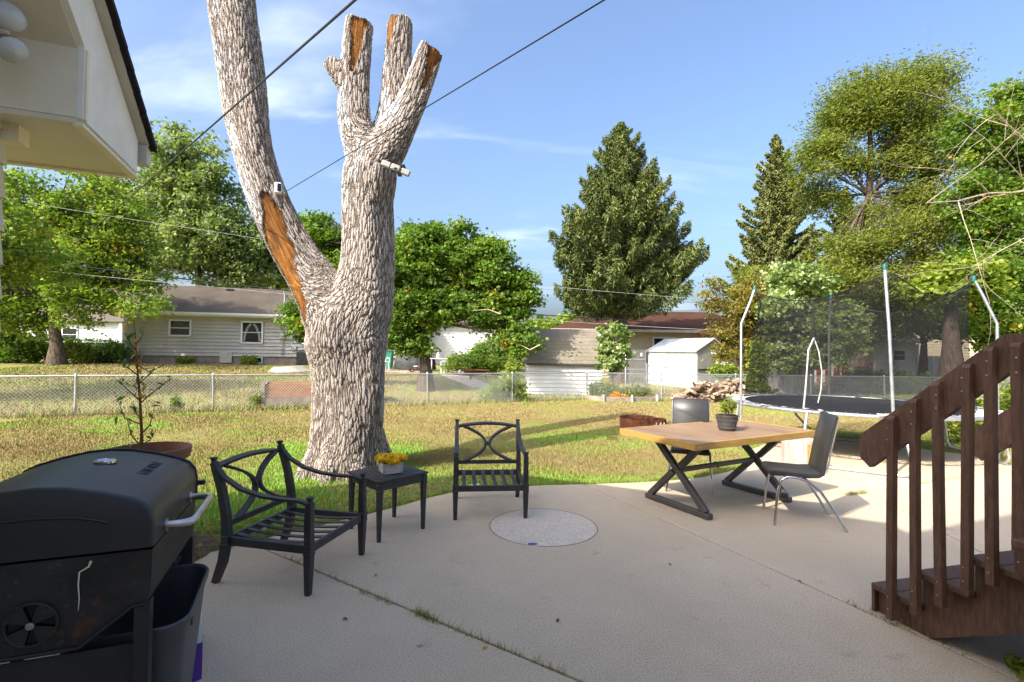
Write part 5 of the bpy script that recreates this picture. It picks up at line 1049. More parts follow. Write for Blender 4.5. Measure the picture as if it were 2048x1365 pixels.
def dining_chair():
    R = thing('dining_chair', 'black padded dining chair with bent chrome legs at the near right of the table', 'chair', (2.71, 4.84, 0), radians(-106), 'black dining chairs')
    lm = MT['leatherette']; cm = MT['chrome']; w = .205
    # front is -y; seat and backrest one bent pad
    prof = [(-.22, .445), (-.20, .462), (-.05, .452), (.10, .445), (.18, .455), (.215, .49), (.235, .56), (.265, .72), (.30, .88), (.335, 1.01), (.325, 1.025), (.30, 1.015), (.262, .88), (.228, .72), (.20, .57), (.185, .525), (.16, .50), (.10, .492), (-.05, .497), (-.20, .503), (-.232, .49), (-.235, .46)]
    def pad(pts, name):
        b = MB(); n = len(pts); xs = [-w, -w+.012, w-.012, w]; vs = []
        cx = np.mean([p[0] for p in pts]); cz = np.mean([p[1] for p in pts])
        for i, x in enumerate(xs):
            for k, (y, z) in enumerate(pts):
                if i in (0, 3):
                    p0, p1 = pts[k-1], pts[(k+1) % n]; t = Vector((p1[0]-p0[0], p1[1]-p0[1])).normalized(); nn = Vector((-t.y, t.x)); y2, z2 = y+nn.x*.009, z+nn.y*.009
                    vs.append((x, y2, z2))
                else: vs.append((x, y, z))
        fs = [(i*n+k, i*n+(k+1) % n, (i+1)*n+(k+1) % n, (i+1)*n+k) for i in range(3) for k in range(n)]+[tuple(range(n)), tuple(3*n+k for k in range(n))]
        b.add(vs, fs); b.build(name, lm, R, smooth=50)
    seat = [(-.22, .445), (-.05, .447), (.10, .442), (.185, .45), (.20, .478), (.185, .50), (.10, .492), (-.05, .497), (-.20, .503), (-.232, .49), (-.235, .46)]
    back = [(.205, .452), (.225, .475), (.24, .56), (.268, .72), (.303, .88), (.338, 1.01), (.328, 1.028), (.302, 1.018), (.265, .88), (.231, .72), (.203, .57), (.19, .505), (.19, .46)]
    pad(seat, 'seat'); pad(back, 'backrest')
    for s in (-1, 1):
        x = s*(w+.012); t = MB(); t.tube([(x+s*.035, -.20, 0), (x+s*.015, -.185, .16), (x, -.165, .32), (x-s*.002, -.14, .41), (x-s*.003, -.09, .445), (x-s*.003, -.02, .445), (x, .08, .42), (x+s*.005, .18, .34), (x+s*.02, .29, .17), (x+s*.035, .385, 0)], .0125, 10); t.build('leg_frame', cm, R, smooth=60)
        e = MB(); e.tube([(s*(w+.006), .19, .462), (s*(w+.006), .222, .47), (s*(w+.006), .246, .56), (s*(w+.006), .274, .72), (s*(w+.006), .308, .88), (s*(w+.006), .338, .99)], .007, 6); e.build('back_piping', MT['steel'], R, smooth=60)
    u = MB(); u.tube([(-w-.01, -.09, .435), (w+.01, -.09, .435)], .011, 8); u.tube([(-w-.01, .08, .42), (w+.01, .08, .42)], .011, 8); u.build('under_bar', cm, R, smooth=60)
    c = copy_tree(R); c.location = (2.09, 5.85, 0); c.rotation_euler = (0, 0, radians(-20)); c['label'] = 'black padded dining chair on the far lawn side of the table'
dining_chair()
def table_planter():
    p = (2.62, 5.52, .7605); p = sight(1454, 861, 5.72); k = (.7605-CAM_H)/(p[2]-CAM_H); p = (p[0]*k, p[1]*k, .7605)
    R = thing('potted_plant', 'small green plant in a dark barrel pot on the dining table', 'plant', p); s = 1.0
    pot = MB().lathe([(0, .0), (.075, 0), (.085, .02), (.10, .085), (.108, .14), (.115, .15), (.115, .165), (.10, .165), (.098, .14)], 28); po = pot.build('pot', MT['barrel_pot'], R, smooth=35)
    for z, r in ((.035, .0905), (.115, .1065)): MB().lathe([(r, z-.009), (r+.0035, z-.008), (r+.005, z+.008), (r+.001, z+.009)], 28).build('hoop', MT['plastic_grey'], po)
    MB().lathe([(0, .142), (.1, .14)], 20).build('soil', MT['soil'], R)
    global RS; RS = np.random.RandomState(9); st = MB(); Ps, Ax = [], []
    for k in range(7):
        a = k*.9; tip = Vector((.07*cos(a)+.02, .05*sin(a), .28+.07*random.random())); base = Vector((.02*cos(a), .02*sin(a), .14)); st.tube([base, (base+tip)/2+Vector((.01, 0, .01)), tip], [.004, .003, .002], 5)
        for j in range(15):
            f = .3+.7*j/14; q = base.lerp(tip, f); b = j*2.4; d = Vector((cos(b), sin(b), .35)); Ps.append(q+d*.028); Ax.append(d)
    st.build('stems', MT['bark'], R); P = np.array([tuple(q) for q in Ps]); V, F, lv = leafcards(P, .075, .5, .3, np.clip(.55+RS.randn(len(P))*.25, 0, 1), np.array([tuple(q) for q in Ax])*3, .06); link('foliage', npmesh('foliage', V, F, MT['bright_leaf'], {'lv': lv}), R)
table_planter()
def log_stump():
    R = thing('log_section', 'upright peeled log section with orange rot standing behind the table', 'log', (4.02, 6.92, 0), 0); n = 22; prof = []; m = MB(); vs = []
    for i, z in enumerate((0, .05, .2, .36, .42)):
        for k in range(n):
            a = 2*pi*k/n; r = .235*(1+.05*sin(3*a+1)+.04*sin(5*a)+.03*sin(2*a+z*6))*(1.05 if i == 0 else .97 if i == 4 else 1); vs.append((r*cos(a)*1.05, r*sin(a), z))
    fs = [(i*n+k, i*n+(k+1) % n, (i+1)*n+(k+1) % n, (i+1)*n+k) for i in range(4) for k in range(n)]; m.add(vs, fs); m.build('trunk_section', MT['log_bark'], R, smooth=60)
    MB().add(vs[-n:], [tuple(range(n))]).build('cut_face', MT['log_bark'], R)
    v2 = []; 
    ks = [15.6, 16.2, 16.9, 17.6, 18.2]
    for z in (.02, .12, .22, .33, .385):
        for k in ks:
            a = 2*pi*k/n; r = .241*(1+.05*sin(3*a+1)+.04*sin(5*a)+.03*sin(2*a+z*6)); v2.append((r*cos(a)*1.05, r*sin(a)-.001, z))
    MB().add(v2, [(i*5+j, i*5+j+1, (i+1)*5+j+1, (i+1)*5+j) for i in range(4) for j in range(4)]).build('rotten_patch', MT['rotten'], R, smooth=60, label='orange rotten strip on the log side')
log_stump()
def fire_ring():
    R = thing('fire_ring', 'rusty steel fire ring with ash stains on the lawn beyond the table', 'fire ring', (2.72, 10.75, gz(2.8, 10.7)))
    MB().lathe([(.38, 0), (.385, .23), (.395, .24), (.37, .24), (.365, 0)], 36).build('ring', MT['rust'], R, smooth=35); 
    o = MB().lathe([(.20, 0), (.205, .24), (.19, .24), (.185, 0)], 24, (.33, -.22, 0)); o.build('inner_drum', MT['rust'], R, smooth=35)
    MB().lathe([(0, .04), (.36, .03)], 24).build('ash_bed', MT['ash'], R); a = MB()
    for k in range(9):
        t = -2.2+k*.13+random.random()*.05; r = .205+.004; pts = [(.33+r*cos(t+.04*i*(k % 3-1)), -.22+r*sin(t+.04*i*(k % 3-1)), .03+i*.05) for i in range(2+k % 3)]; a.tube(pts, .010, 5)
    a.build('ash_streaks', MT['ash'], R, kind='stuff')
fire_ring()
def big_pot():
    c = sight(297, 905, 4.05); R = thing('potted_sapling', 'spindly sapling with few leaves in a wide terracotta pot behind the grill', 'plant', (c[0]+.0, 4.05, 0)); h = .76
    MB().lathe([(0, 0), (.19, 0), (.205, .03), (.255, h-.10), (.285, h-.085), (.30, h-.02), (.295, h), (.27, h), (.262, h-.04), (.25, h-.10)], 40).build('pot', MT['terracotta'], R, smooth=35); MB().lathe([(0, h-.09), (.255, h-.10)], 24).build('soil', MT['soil'], R)
    global RS; RS = np.random.RandomState(17); rnd = random.Random(4); y0 = 4.05; B = Vector(R.location)
    def L(px, py, dy=0): return Vector(sight(px, py, y0+dy))-B
    st = MB(); main = [L(284, 905), L(283, 860), L(280, 800), L(275, 740), L(271, 680), L(268, 640)]; st.tube(main, [.013, .0115, .0095, .007, .005, .003], 8); st.build('stem', MT['twig'], R, smooth=60)
    br = MB(); Ps, Ax, Sz, Lv = [], [], [], []
    specs = [((283, 895), (262, 870), (253, 835), -.05), ((284, 850), (250, 838), (232, 790), .05), ((282, 870), (300, 850), (310, 808), 0), ((279, 808), (300, 790), (343, 756), .06), ((278, 800), (255, 780), (238, 760), -.06), ((284, 890), (300, 880), (312, 862), .08), ((281, 840), (272, 825), (266, 808), .1), ((276, 770), (292, 755), (306, 740), .05), ((274, 750), (255, 735), (245, 725), .02), ((272, 690), (282, 675), (290, 660), .03), ((271, 700), (262, 690), (255, 672), -.04), ((275, 730), (300, 745), (318, 735), -.08)]
    for a, b, c2, dy in specs:
        pts = [L(*a), L(*b, dy), L(*c2, dy*1.6)]; br.tube(pts, [.006, .0045, .002], 5)
        for j in range(11):
            f = j/10; q = pts[0].lerp(pts[1], f*2) if f < .5 else pts[1].lerp(pts[2], f*2-1); ang = rnd.random()*6.28; d = Vector((cos(ang), sin(ang)*.8, .25+.5*rnd.random())); Ps.append(q+d*.022); Ax.append(d); Sz.append(.035+.035*rnd.random()*(f > .5)); Lv.append(.1+.6*rnd.random())
    br.build('branches', MT['twig'], R, smooth=60); P = np.array([tuple(q) for q in Ps]); V, F, lv = leafcards(P, np.array(Sz), .4, .38, np.array(Lv), np.array([tuple(q) for q in Ax])*3, .06); link('leaves', npmesh('leaves', V, F, MT['dark_leaf'], {'lv': lv}), R)
    Q = []
    for k in range(34): t = rnd.random(); q = main[2].lerp(main[5], t); Q.append((q.x+rnd.gauss(0, .02), q.y+rnd.gauss(0, .02), q.z))
    V, F, lv = leafcards(np.array(Q), .05, .1, .5, None, np.tile(np.array([[0, 0, -2.]]), (len(Q), 1)), .15); link('dry_leaves', npmesh('dry_leaves', V, F, MT['dead_leaf'], {'lv': lv}), R)
    Q = np.array([tuple(L(215, 838)), tuple(L(233, 840)), tuple(L(262, 892)), tuple(L(240, 843))]); V, F, lv = leafcards(Q, .075, .3, .4, np.full(4, .6), np.array([[1., 0, .1]]*4)*3, .05); link('large_leaves', npmesh('large_leaves', V, F, MT['dark_leaf'], {'lv': lv}), R)
big_pot()

# ------------------------------------------------------------------ grill, bin
def grill():
    R = thing('charcoal_grill', 'large black charcoal grill with steel handle at the lower left', 'grill', (-1.235, 1.75, .03), radians(21.3)); D, L = .66, .68
    lid = [(0, .848), (0, .93), (-.008, .972), (-.032, 1.004), (-.075, 1.026), (-.16, 1.052), (-.25, 1.072), (-.33, 1.078), (-.41, 1.072), (-.50, 1.052), (-.585, 1.026), (-.628, 1.004), (-.652, .972), (-D, .93), (-D, .848)]
    def loft(prof, stations, name, mat, cap=True, smooth=45):
        m = MB(); n = len(prof); cx = -D/2; cz = .86; vs = []
        for y, k in stations: vs += [(cx+(x-cx)*k, y, cz+(z-cz)*k if z > cz else z) for x, z in prof]
        fs = [(i*n+j, i*n+j+1, (i+1)*n+j+1, (i+1)*n+j) for i in range(len(stations)-1) for j in range(n-1)]
        if cap: fs += [tuple(range(n)), tuple((len(stations)-1)*n+j for j in range(n))]
        m.add(vs, fs); return m.build(name, mat, R, smooth=smooth)
    lo = loft(lid, [(0, .965), (.004, .985), (.012, .997), (.025, 1), (L-.025, 1), (L-.012, .997), (L-.004, .985), (L, .965)], 'lid', MT['grill_black'])
    seam = MB(); seam.tube([(x, L-.02, z+.003) for x, z in lid], .006, 6); seam.build('lid_seam', MT['plastic_black'], lo)
    rib = MB(); rib.tube([(-.62, -.001, .955), (-.5, -.001, .972), (-.33, -.001, .98), (-.22, -.001, .972), (-.15, -.001, .955), (-.13, -.001, .945)], .005, 6); rib.build('embossed_rib', MT['grill_black'], lo, smooth=60)
    body = [(-.004, .838), (-.006, .70), (-.015, .66), (-.055, .655), (-.20, .545), (-.26, .53), (-.40, .53), (-.46, .545), (-.605, .655), (-.645, .66), (-.654, .70), (-.656, .838)]
    m = MB(); n = len(body); m.add([(x, .008, z) for x, z in body]+[(x, L-.008, z) for x, z in body], [(j, j+1, n+j+1, n+j) for j in range(n-1)]+[tuple(range(n)), tuple(n+j for j in range(n))]); m.build('fire_box', MT['grill_side'], R, smooth=30)
    e = MB(); e.tube([(-.02, .004, .655), (-.055, .004, .652), (-.20, .004, .54), (-.46, .004, .54), (-.61, .004, .652)], .006, 6); e.build('body_rim', MT['grill_black'], R, smooth=60)
    for x in (-.03, -.63):
        for y in (.01, L-.03):
            l = MB(); l.box((x, y, .33), (.045, .004, .66)); l.box((x+(.021 if x > -.3 else -.021), y+.02, .33), (.004, .04, .66)); l.build('leg', MT['grill_black'], R)
    MB().box((-.33, .04, .30), (.58, .006, .42)).build('side_panel', MT['grill_black'], R)
    MB().box((-.33, L/2, .12), (.60, L-.06, .012)).build('bottom_shelf', MT['grill_black'], R)
    v = MB(); cx, cz, r = -.325, .640, .068
    ring = [(cx+r*cos(a), -.002, cz+r*sin(a)) for a in np.linspace(0, 2*pi, 33)[:-1]]; v.tube(ring, .004, 6, closed=True)
    for k in range(4):
        a0 = k*pi/2+.35; a1 = a0+pi/4+.2; fan = [(cx, -.003, cz)]+[(cx+r*cos(a), -.003, cz+r*sin(a)) for a in np.linspace(a0, a1, 7)]; v.add(fan, [(0, i, i+1) for i in range(1, 7)])
    vo = v.build('vent_wheel', MT['grill_side'], R); hub = MB().lathe([(0, 0), (.012, 0), (.012, .006), (0, .008)], 12); hub.v = [(cx+x, -.004-z, cz+y) for x, y, z in hub.v]; hub.build('hub_screw', MT['steel'], vo, smooth=40)
    ho = MB(); ho.add([(cx+r*.95*cos(a), .0055, cz+r*.95*sin(a)) for a in np.linspace(0, 2*pi, 25)[:-1]], [tuple(range(24))]); ho.build('vent_opening', MT['lens'], R)
    d = MB(); d.tube([(-.175, .003, .822), (-.180, .002, .805), (-.205, .002, .79), (-.207, .002, .75), (-.203, .002, .70), (-.205, .002, .665)], [.0045, .003, .0025, .002, .0015, .0008], 6); d.build('paint_drip', MT['cream'], R)
    h = MB(); h.tube([(.0, .15, .875), (.05, .15, .875), (.075, .165, .875), (.085, .19, .875), (.085, L-.19, .875), (.075, L-.165, .875), (.05, L-.15, .875), (0, L-.15, .875)], .0145, 14); ha = h.build('handle', MT['steel'], R, smooth=60)
    for y in (.15, L-.15):
        w = MB().lathe([(.0145, 0), (.024, 0), (.024, .006), (.0145, .006)], 16); w.v = [(z+.001, y+x, .875+yy) for x, yy, z in w.v]; w.build('handle_collar', MT['steel'], ha, smooth=40)
    g = MB().lathe([(0, 0), (.038, 0), (.038, .008), (.032, .012), (.030, .008), (0, .008)], 28, (-.27, .40, 1.0735)); go = g.build('thermometer', MT['chrome'], R, smooth=40)
    MB().lathe([(0, .0095), (.029, .0095)], 20, (-.27, .40, 1.0735)).build('dial', MT['white_plastic'], go)
    # worn embossed lettering strokes on the lid
    t = MB()
    for k in range(8):
        y = .30+k*.027; x = -.10; zz = lambda xx: np.interp(-xx, [.075, .16, .25], [1.026, 1.052, 1.072])+.001
        for (a, b) in (((0, 0), (0, 1)), ((0, 1), (1, 1 if k % 2 else 0)), ((1, 1), (1, 0)) if k % 3 else ((0, .5), (1, .5))):
            p = [(x-.035*q[1], y+.018*q[0], zz(x-.035*q[1])) for q in (a, b)]; t.tube(p, .0009, 4)
    t.build('embossed_lettering', MT['grill_black'], lo, kind='stuff')
    h2 = MB(); h2.box((-.05, L+.02, .76), (.07, .04, .03)); h2.box((.01, L+.012, .90), (.04, .024, .02)); h2.build('hinge_bracket', MT['grill_black'], R)
grill()
def waste_bin():
    R = thing('waste_bin', 'open dark grey plastic waste bin under the grill', 'bin', (-1.47, 2.02, 0), radians(21.3)); h = .545
    def rr(w, d, r, n=6):
        P = []
        for cx, cy, a0 in ((w/2-r, d/2-r, 0), (-w/2+r, d/2-r, pi/2), (-w/2+r, -d/2+r, pi), (w/2-r, -d/2+r, 1.5*pi)):
            for k in range(n+1): a = a0+k*pi/2/n; P.append((cx+r*cos(a), cy+r*sin(a)))
        return P
    secs = [(0, .30, .34, .05), (h-.05, .39, .46, .08), (h-.02, .395, .465, .08), (h-.018, .415, .485, .09), (h+.004, .42, .49, .09), (h+.010, .408, .478, .085), (h+.004, .392, .462, .08), (h-.05, .38, .45, .078), (.02, .29, .33, .048)]
    m = MB(); vs = []; n = 28
    for z, w, d, r in secs: vs += [(x, y, z+(.035*((y+.2)/.4) if z > .3 else 0)) for x, y in rr(w, d, r)]
    m.add(vs, [(i*n+k, i*n+(k+1) % n, (i+1)*n+(k+1) % n, (i+1)*n+k) for i in range(len(secs)-1) for k in range(n)]+[tuple(range(n)), tuple((len(secs)-1)*n+k for k in range(n))]); m.build('shell', MT['plastic_grey'], R, smooth=40)
    MB().box((.19, -.08, h-.05), (.02, .035, .04)).build('rim_tab', MT['plastic_grey'], R)
    B = thing('charcoal_bag', 'purple and white printed bag standing behind the waste bin', 'bag', (-1.535, 2.37, 0), radians(35))
    b = MB(); 
    V = []; 
    for z, w, d in ((0, .07, .06), (.03, .085, .07), (.2, .085, .07), (.30, .08, .06), (.36, .07, .02)): V += [(x*w, y*d, z) for x, y in ((-1, -1), (0, -1.15), (1, -1), (1.05, 0), (1, 1), (0, 1.15), (-1, 1), (-1.05, 0))]
    F = [(i*8+k, i*8+(k+1) % 8, (i+1)*8+(k+1) % 8, (i+1)*8+k) for i in range(4) for k in range(8)]+[tuple(range(8)), tuple(32+k for k in range(8))]; b.add(V, F); b.build('bag_body', MT['white_plastic'], B, smooth=50)
    p = MB(); p.add([(x*1.02, y*1.02, z) for x, y, z in V[8:16]]+[(x*1.02, y*1.02, z) for x, y, z in V[16:24]], [(k, (k+1) % 8, 8+(k+1) % 8, 8+k) for k in range(8)]); p.build('printed_band', MT['purple'], B, smooth=50)
    C = thing('black_crate', 'black ribbed plastic crate with a bright label behind the grill', 'crate', (-1.86, 2.60, 0), radians(21)); c = MB(); c.box((0, 0, .31), (.34, .30, .62), bev=.02); c.build('box', MT['plastic_black'], C)
    r = MB()
    for k in range(9): r.box((.172, 0, .10+k*.055), (.012, .28, .02))
    r.build('rib', MT['plastic_black'], C, kind='stuff'); MB().box((.176, .0, .60), (.004, .2, .03)).build('label_strip', MT['yellow_petal'], C)
waste_bin()

# ------------------------------------------------------------------ stairs
def stairs():
    R = thing('deck_stairs', 'brown painted wooden stairs with railing at the lower right', 'stairs', (2.25, 3.12, 0), radians(14.5)); m = MT['deck']; W = .92
    # local -y is up the stairs; u = -y
    for k in range(4):
        u = .262*k; z = .185*(k+1)-.006
        if k < 3:
            for j in range(2): MB().box((W/2+.01, -(u+.068+.138*j), z-.016), (W+.06, .134, .036), bev=.005).build('tread', m, R)
    for x in (.03, W-.01):
        s = MB(); s.prism([(x, -.012, 0), (x, -.012, .145), (x, -.27, .145), (x, -.27, .33), (x, -.532, .33), (x, -.532, .515), (x, -.80, .515), (x, -.80, .68), (x, -1.0, .68), (x, -1.0, .42), (x, -.31, 0)], (.04, 0, 0)); s.build('stringer', m, R)
    MB().box((W/2+.01, .002, .075), (W+.02, .022, .145), bev=.003).build('riser', m, R)
    w = MB(); w.box((.018, -.245, .150), (.02, .06, .022)); w.box((.02, -.235, .166), (.014, .10, .012)); w.build('splintered_edge', MT['torn_wood'], R)
    # deck
    for k in range(13): MB().box((W/2+.3, -(.86+.145*k), .725), (W+.9, .139, .036), bev=.004).build('deck_board', m, R)
    MB().box((W/2+.3, -1.75, .60), (W+.86, 1.8, .20)).build('deck_frame', m, R)
    for x in (-.1, W+.65):
        for y in (-.95, -2.5): MB().bar((x, y, 0), (x, y, .5), .09, .09).build('deck_post', m, R)
    def rail(x, side):
        # sloping plank rail with clipped end, then a level length
        a = Vector((x, .06, 1.05)); b = Vector((x, -.71, 1.69)); d = (b-a).normalized(); n = Vector((0, -d.z, d.y)); n = n if n.z > 0 else -n; hgt = .17
        P = [a+d*.02, b, b-n*hgt+d*(-.03), a-n*hgt+d*.10, a-n*(hgt*.62)-d*.02]
        P = [Vector((x, .065, 1.075)), Vector((x, -.70, 1.69)), Vector((x, -.735, 1.515)), Vector((x, .0, .885)), Vector((x, .065, .935))]
        MB().prism([tuple(p) for p in P], (.038*side, 0, 0)).build('handrail', m, R)
        MB().prism([(x, -.702, 1.69), (x, -1.75, 1.69), (x, -1.75, 1.52), (x, -.737, 1.517)], (.038*side, 0, 0)).build('top_rail', m, R)
    rail(.012, -1); rail(W+.0, 1)
    for x, s in ((-.048, -1), (W+.062, 1)):
        for i, (u, z0) in enumerate(((.15, .035), (.29, .13), (.42, .24), (.545, .37), (.655, .46), (.775, .56), (.90, .62), (1.04, .62), (1.2, .62))):
            zt = min(1.075+(u+.065)*.80+.03, 1.70)-.055; l = .012*((i*7) % 3-1)
            v = [(x-.019, -u+.019), (x+.019, -u+.019), (x+.019, -u-.019), (x-.019, -u-.019)]; b = MB(); q = [(a+0, c, z0) for a, c in v]+[(a, c+l, zt-.02) for a, c in v]+[(a+s*.012*-1 if (a-x)*s > 0 else a, c+l, zt) for a, c in v]
            b.add(q, [(3, 2, 1, 0), (8, 9, 10, 11)]+[(r*4+k, r*4+(k+1) % 4, r*4+4+(k+1) % 4, r*4+4+k) for r in range(2) for k in range(4)]); o = b.build('baluster', m, R)
            if s < 0:
                sc_ = MB()
                for zz in (zt-.07, zt-.14, z0+.06, z0+.13): sc_.box((x-.020, -u+.004, zz), (.003, .007, .007))
                sc_.build('screw', MT['steel'], o)
    MB().bar((-.052, -1.02, .0), (-.052, -1.02, 1.74), .075, .075, bev=.006).build('newel_post', m, R)
stairs()

# ------------------------------------------------------------------ trampoline
def trampoline():
    cx, cy, zt, Rr = 5.75, 8.55, .75, 1.85; R = thing('trampoline', 'round trampoline with black safety net enclosure on the lawn edge', 'trampoline', (cx, cy, 0))
    N = 72; circ = lambda r, z, n=N: [(r*cos(2*pi*k/n), r*sin(2*pi*k/n), z) for k in range(n)]
    MB().tube(circ(Rr, zt), .028, 10, closed=True).build('frame_ring', MT['galv'], R, smooth=60)
    MB().lathe([(0, zt+.012-.01), (1.0, zt+.006), (1.58, zt+.012), (1.60, zt+.02), (1.60, zt+.004), (0, zt-.006)], N).build('mat', MT['rubber'], R, smooth=40)
    me = MB().tube([(1.59, 0, zt+.01), (1.83, 0, zt+.005)], .009, 6).mesh('spring', MT['galv'])
    for k in range(N): link('spring', me, R, rot=(0, 0, 2*pi*k/N))
    # torn remains of the white edge pad
    rnd = random.Random(8); pm_ = MB()
    for k in range(85):
        a = rnd.random()*2*pi; r0 = 1.64+.2*rnd.random(); w = .04+.09*rnd.random(); da = .02+.05*rnd.random(); z = zt+.03+.012*rnd.random()
        pm_.prism([(r0*cos(a), r0*sin(a), z), ((r0+w)*cos(a+da*.2), (r0+w)*sin(a+da*.2), z+.006-.03*(r0+w > 1.87)), ((r0+w*.9)*cos(a+da), (r0+w*.9)*sin(a+da), z+.008*rnd.random()), ((r0+.01)*cos(a+da), (r0+.01)*sin(a+da), z)], (0, 0, .005))
    pm_.build('torn_pad', MT['white_pad'], R, kind='stuff')
    # three U-shaped legs
    for a0 in (208, 262, 330, 20, 75, 140):
        pass
    def leg(p0, p1):
        a, b = Vector((*p0, 0)), Vector((*p1, 0)); d = (b-a); L = d.length; d.normalize(); up = Vector((0, 0, 1)); q = []
        ta = math.atan2(a.y, a.x); tb = math.atan2(b.y, b.x); A = Vector((Rr*cos(ta), Rr*sin(ta), zt)); B = Vector((Rr*cos(tb), Rr*sin(tb), zt))
        pts = [A, A.lerp(a, .5)+up*.0, a+up*.14]
        for t in (.2, .5, .8, 1): pts.append(a+up*(.14*(1-t)+.024*t)+d*.11*t*t)
        pts += [a.lerp(b, .5)+up*.024]
        for t in (1, .8, .5, .2): pts.append(b+up*(.14*(1-t)+.024*t)-d*.11*t*t)
        pts += [b+up*.14, B.lerp(b, .5), B]; MB().tube(pts, .022, 10).build('leg', MT['galv'], R, smooth=60)
    leg((-1.62, -1.38), (-.55, -2.08)); leg((-.05, .95), (1.4, .35)); leg((-1.95, .05), (-1.55, 1.0)); leg((1.5, -1.25), (1.9, .25))
    # net poles: angle, top height, lean
    poles = [(184, 2.69, 1.66), (251.5, 2.80, 1.78), (331, 2.80, 1.63), (66, 2.78, 1.66)]
    tops = []
    for a, ztop, rt in poles:
        t = radians(a); c, s = cos(t), sin(t); ro = Rr+.045
        p = MB(); p.tube([(ro*c, ro*s, .03), (ro*c, ro*s, zt), (ro*c, ro*s, 2.10), ((ro+rt*2)/3*c, (ro+rt*2)/3*s, ztop-.22), (rt*c, rt*s, ztop)] if a != 251.5 else [(ro*c, ro*s, .03), (ro*c, ro*s, zt), (ro*c-.05, ro*s-.0, 1.9), (rt*c-.08, rt*s-.02, ztop)], .021, 10); po = p.build('net_pole', MT['galv'], R, smooth=60)
        e = (rt*c, rt*s, ztop) if a != 251.5 else (rt*c-.08, rt*s-.02, ztop); MB().lathe([(.026, -.04), (.028, .03), (.018, .05), (0, .055)], 12, e).build('cap', MT['teal'], po, smooth=50); tops.append((t, e))
    tops.sort(key=lambda q: q[0]); n = 120; nz = 10; vs = []; edge = []
    for k in range(n):
        t = 2*pi*k/n; nxt = next((i for i in range(4) if tops[i][0] > t), 0); prv = nxt-1; t0, e0 = tops[prv]; t1, e1 = tops[nxt]; span = (t1-t0) % (2*pi); f = ((t-t0) % (2*pi))/span
        sag = 4*f*(1-f); top = Vector(e0).lerp(Vector(e1), f)-Vector((0, 0, .06+.30*sag*span/1.4)); rad = math.hypot(top.x, top.y); rb = 1.62
        for j in range(nz+1):
            g = j/nz; r = rb+(max(rad, 1.42)*(1-.02)-rb)*g**2-.05*sin(pi*g); z = zt+.03+(top.z-zt-.03)*g; ang = t; vs.append((r*cos(ang), r*sin(ang), z+.0))
        edge.append(vs[-1])
    me = MB().add(vs, [(k*(nz+1)+j, ((k+1) % n)*(nz+1)+j, ((k+1) % n)*(nz+1)+j+1, k*(nz+1)+j+1) for k in range(n) for j in range(nz)]); me.build('safety_net', MT['net'], R, smooth=80); MB().tube(edge, .009, 6, closed=True).build('net_hem', MT['plastic_black'], R, smooth=60)
    o = Vector((cx, cy, 0)); st = MB(); st.tube([tuple(Vector(sight(*q, 7.06))-o) for q in ((1626, 605), (1627, 640), (1628, 676))], .012, 6); st.build('net_zip', MT['plastic_black'], R)
    z1 = MB(); z1.tube([tuple(Vector(sight(*q, 7.06))-o) for q in ((1628, 676), (1617, 700), (1614, 740), (1611, 780), (1607, 817))], [.012, .013, .011, .013, .012], 6); z1.tube([tuple(Vector(sight(*q, 7.08))-o) for q in ((1628, 676), (1638, 705), (1644, 745), (1642, 780), (1636, 806))], .009, 6); z1.build('net_strap', MT['white_pad'], R, smooth=60)
trampoline()

# ------------------------------------------------------------------ devices on the tree
def devices():
    p = sight(556, 376, 6.20); R = thing('security_camera', 'small white security camera with black face on the left tree limb', 'camera', p, radians(22)); MB().box((0, .03, .0), (.085, .08, .14), bev=.012).build('housing', MT['white_plastic'], R); MB().box((.015, -.014, .005), (.045, .012, .095), bev=.004).build('lens_panel', MT['lens'], R)
    MB().box((0, .10, 0), (.03, .16, .03)).build('bracket', MT['white_plastic'], R)
    p = sight(792, 338, 6.12); R = thing('solar_flood_light', 'grey motion light with tilted heads on the right tree limb', 'light', p, radians(6)); an = .36
    for k, dx in enumerate((-.125, 0, .125)):
        b = MB(); b.box((0, 0, 0), (.115, .05, .075), bev=.012); M = Matrix.Translation((dx*cos(an), -.03*(1-abs(dx)*4), -dx*sin(an))) @ Matrix.Rotation(an, 4, 'Y'); b.v = [tuple(M @ Vector(v)) for v in b.v]; b.build('lamp_head', MT['grey_device'], R)
    MB().lathe([(0, 0), (.018, 0), (.018, .01), (0, .014)], 12).build('sensor', MT['lens'], R).location = (0, -.06, -.02)
    b = MB(); b.box((.02, .12, .055), (.17, .22, .02)); b.box((.02, .15, .02), (.05, .20, .06)); b.build('bracket', MT['plastic_black'], R)
devices()

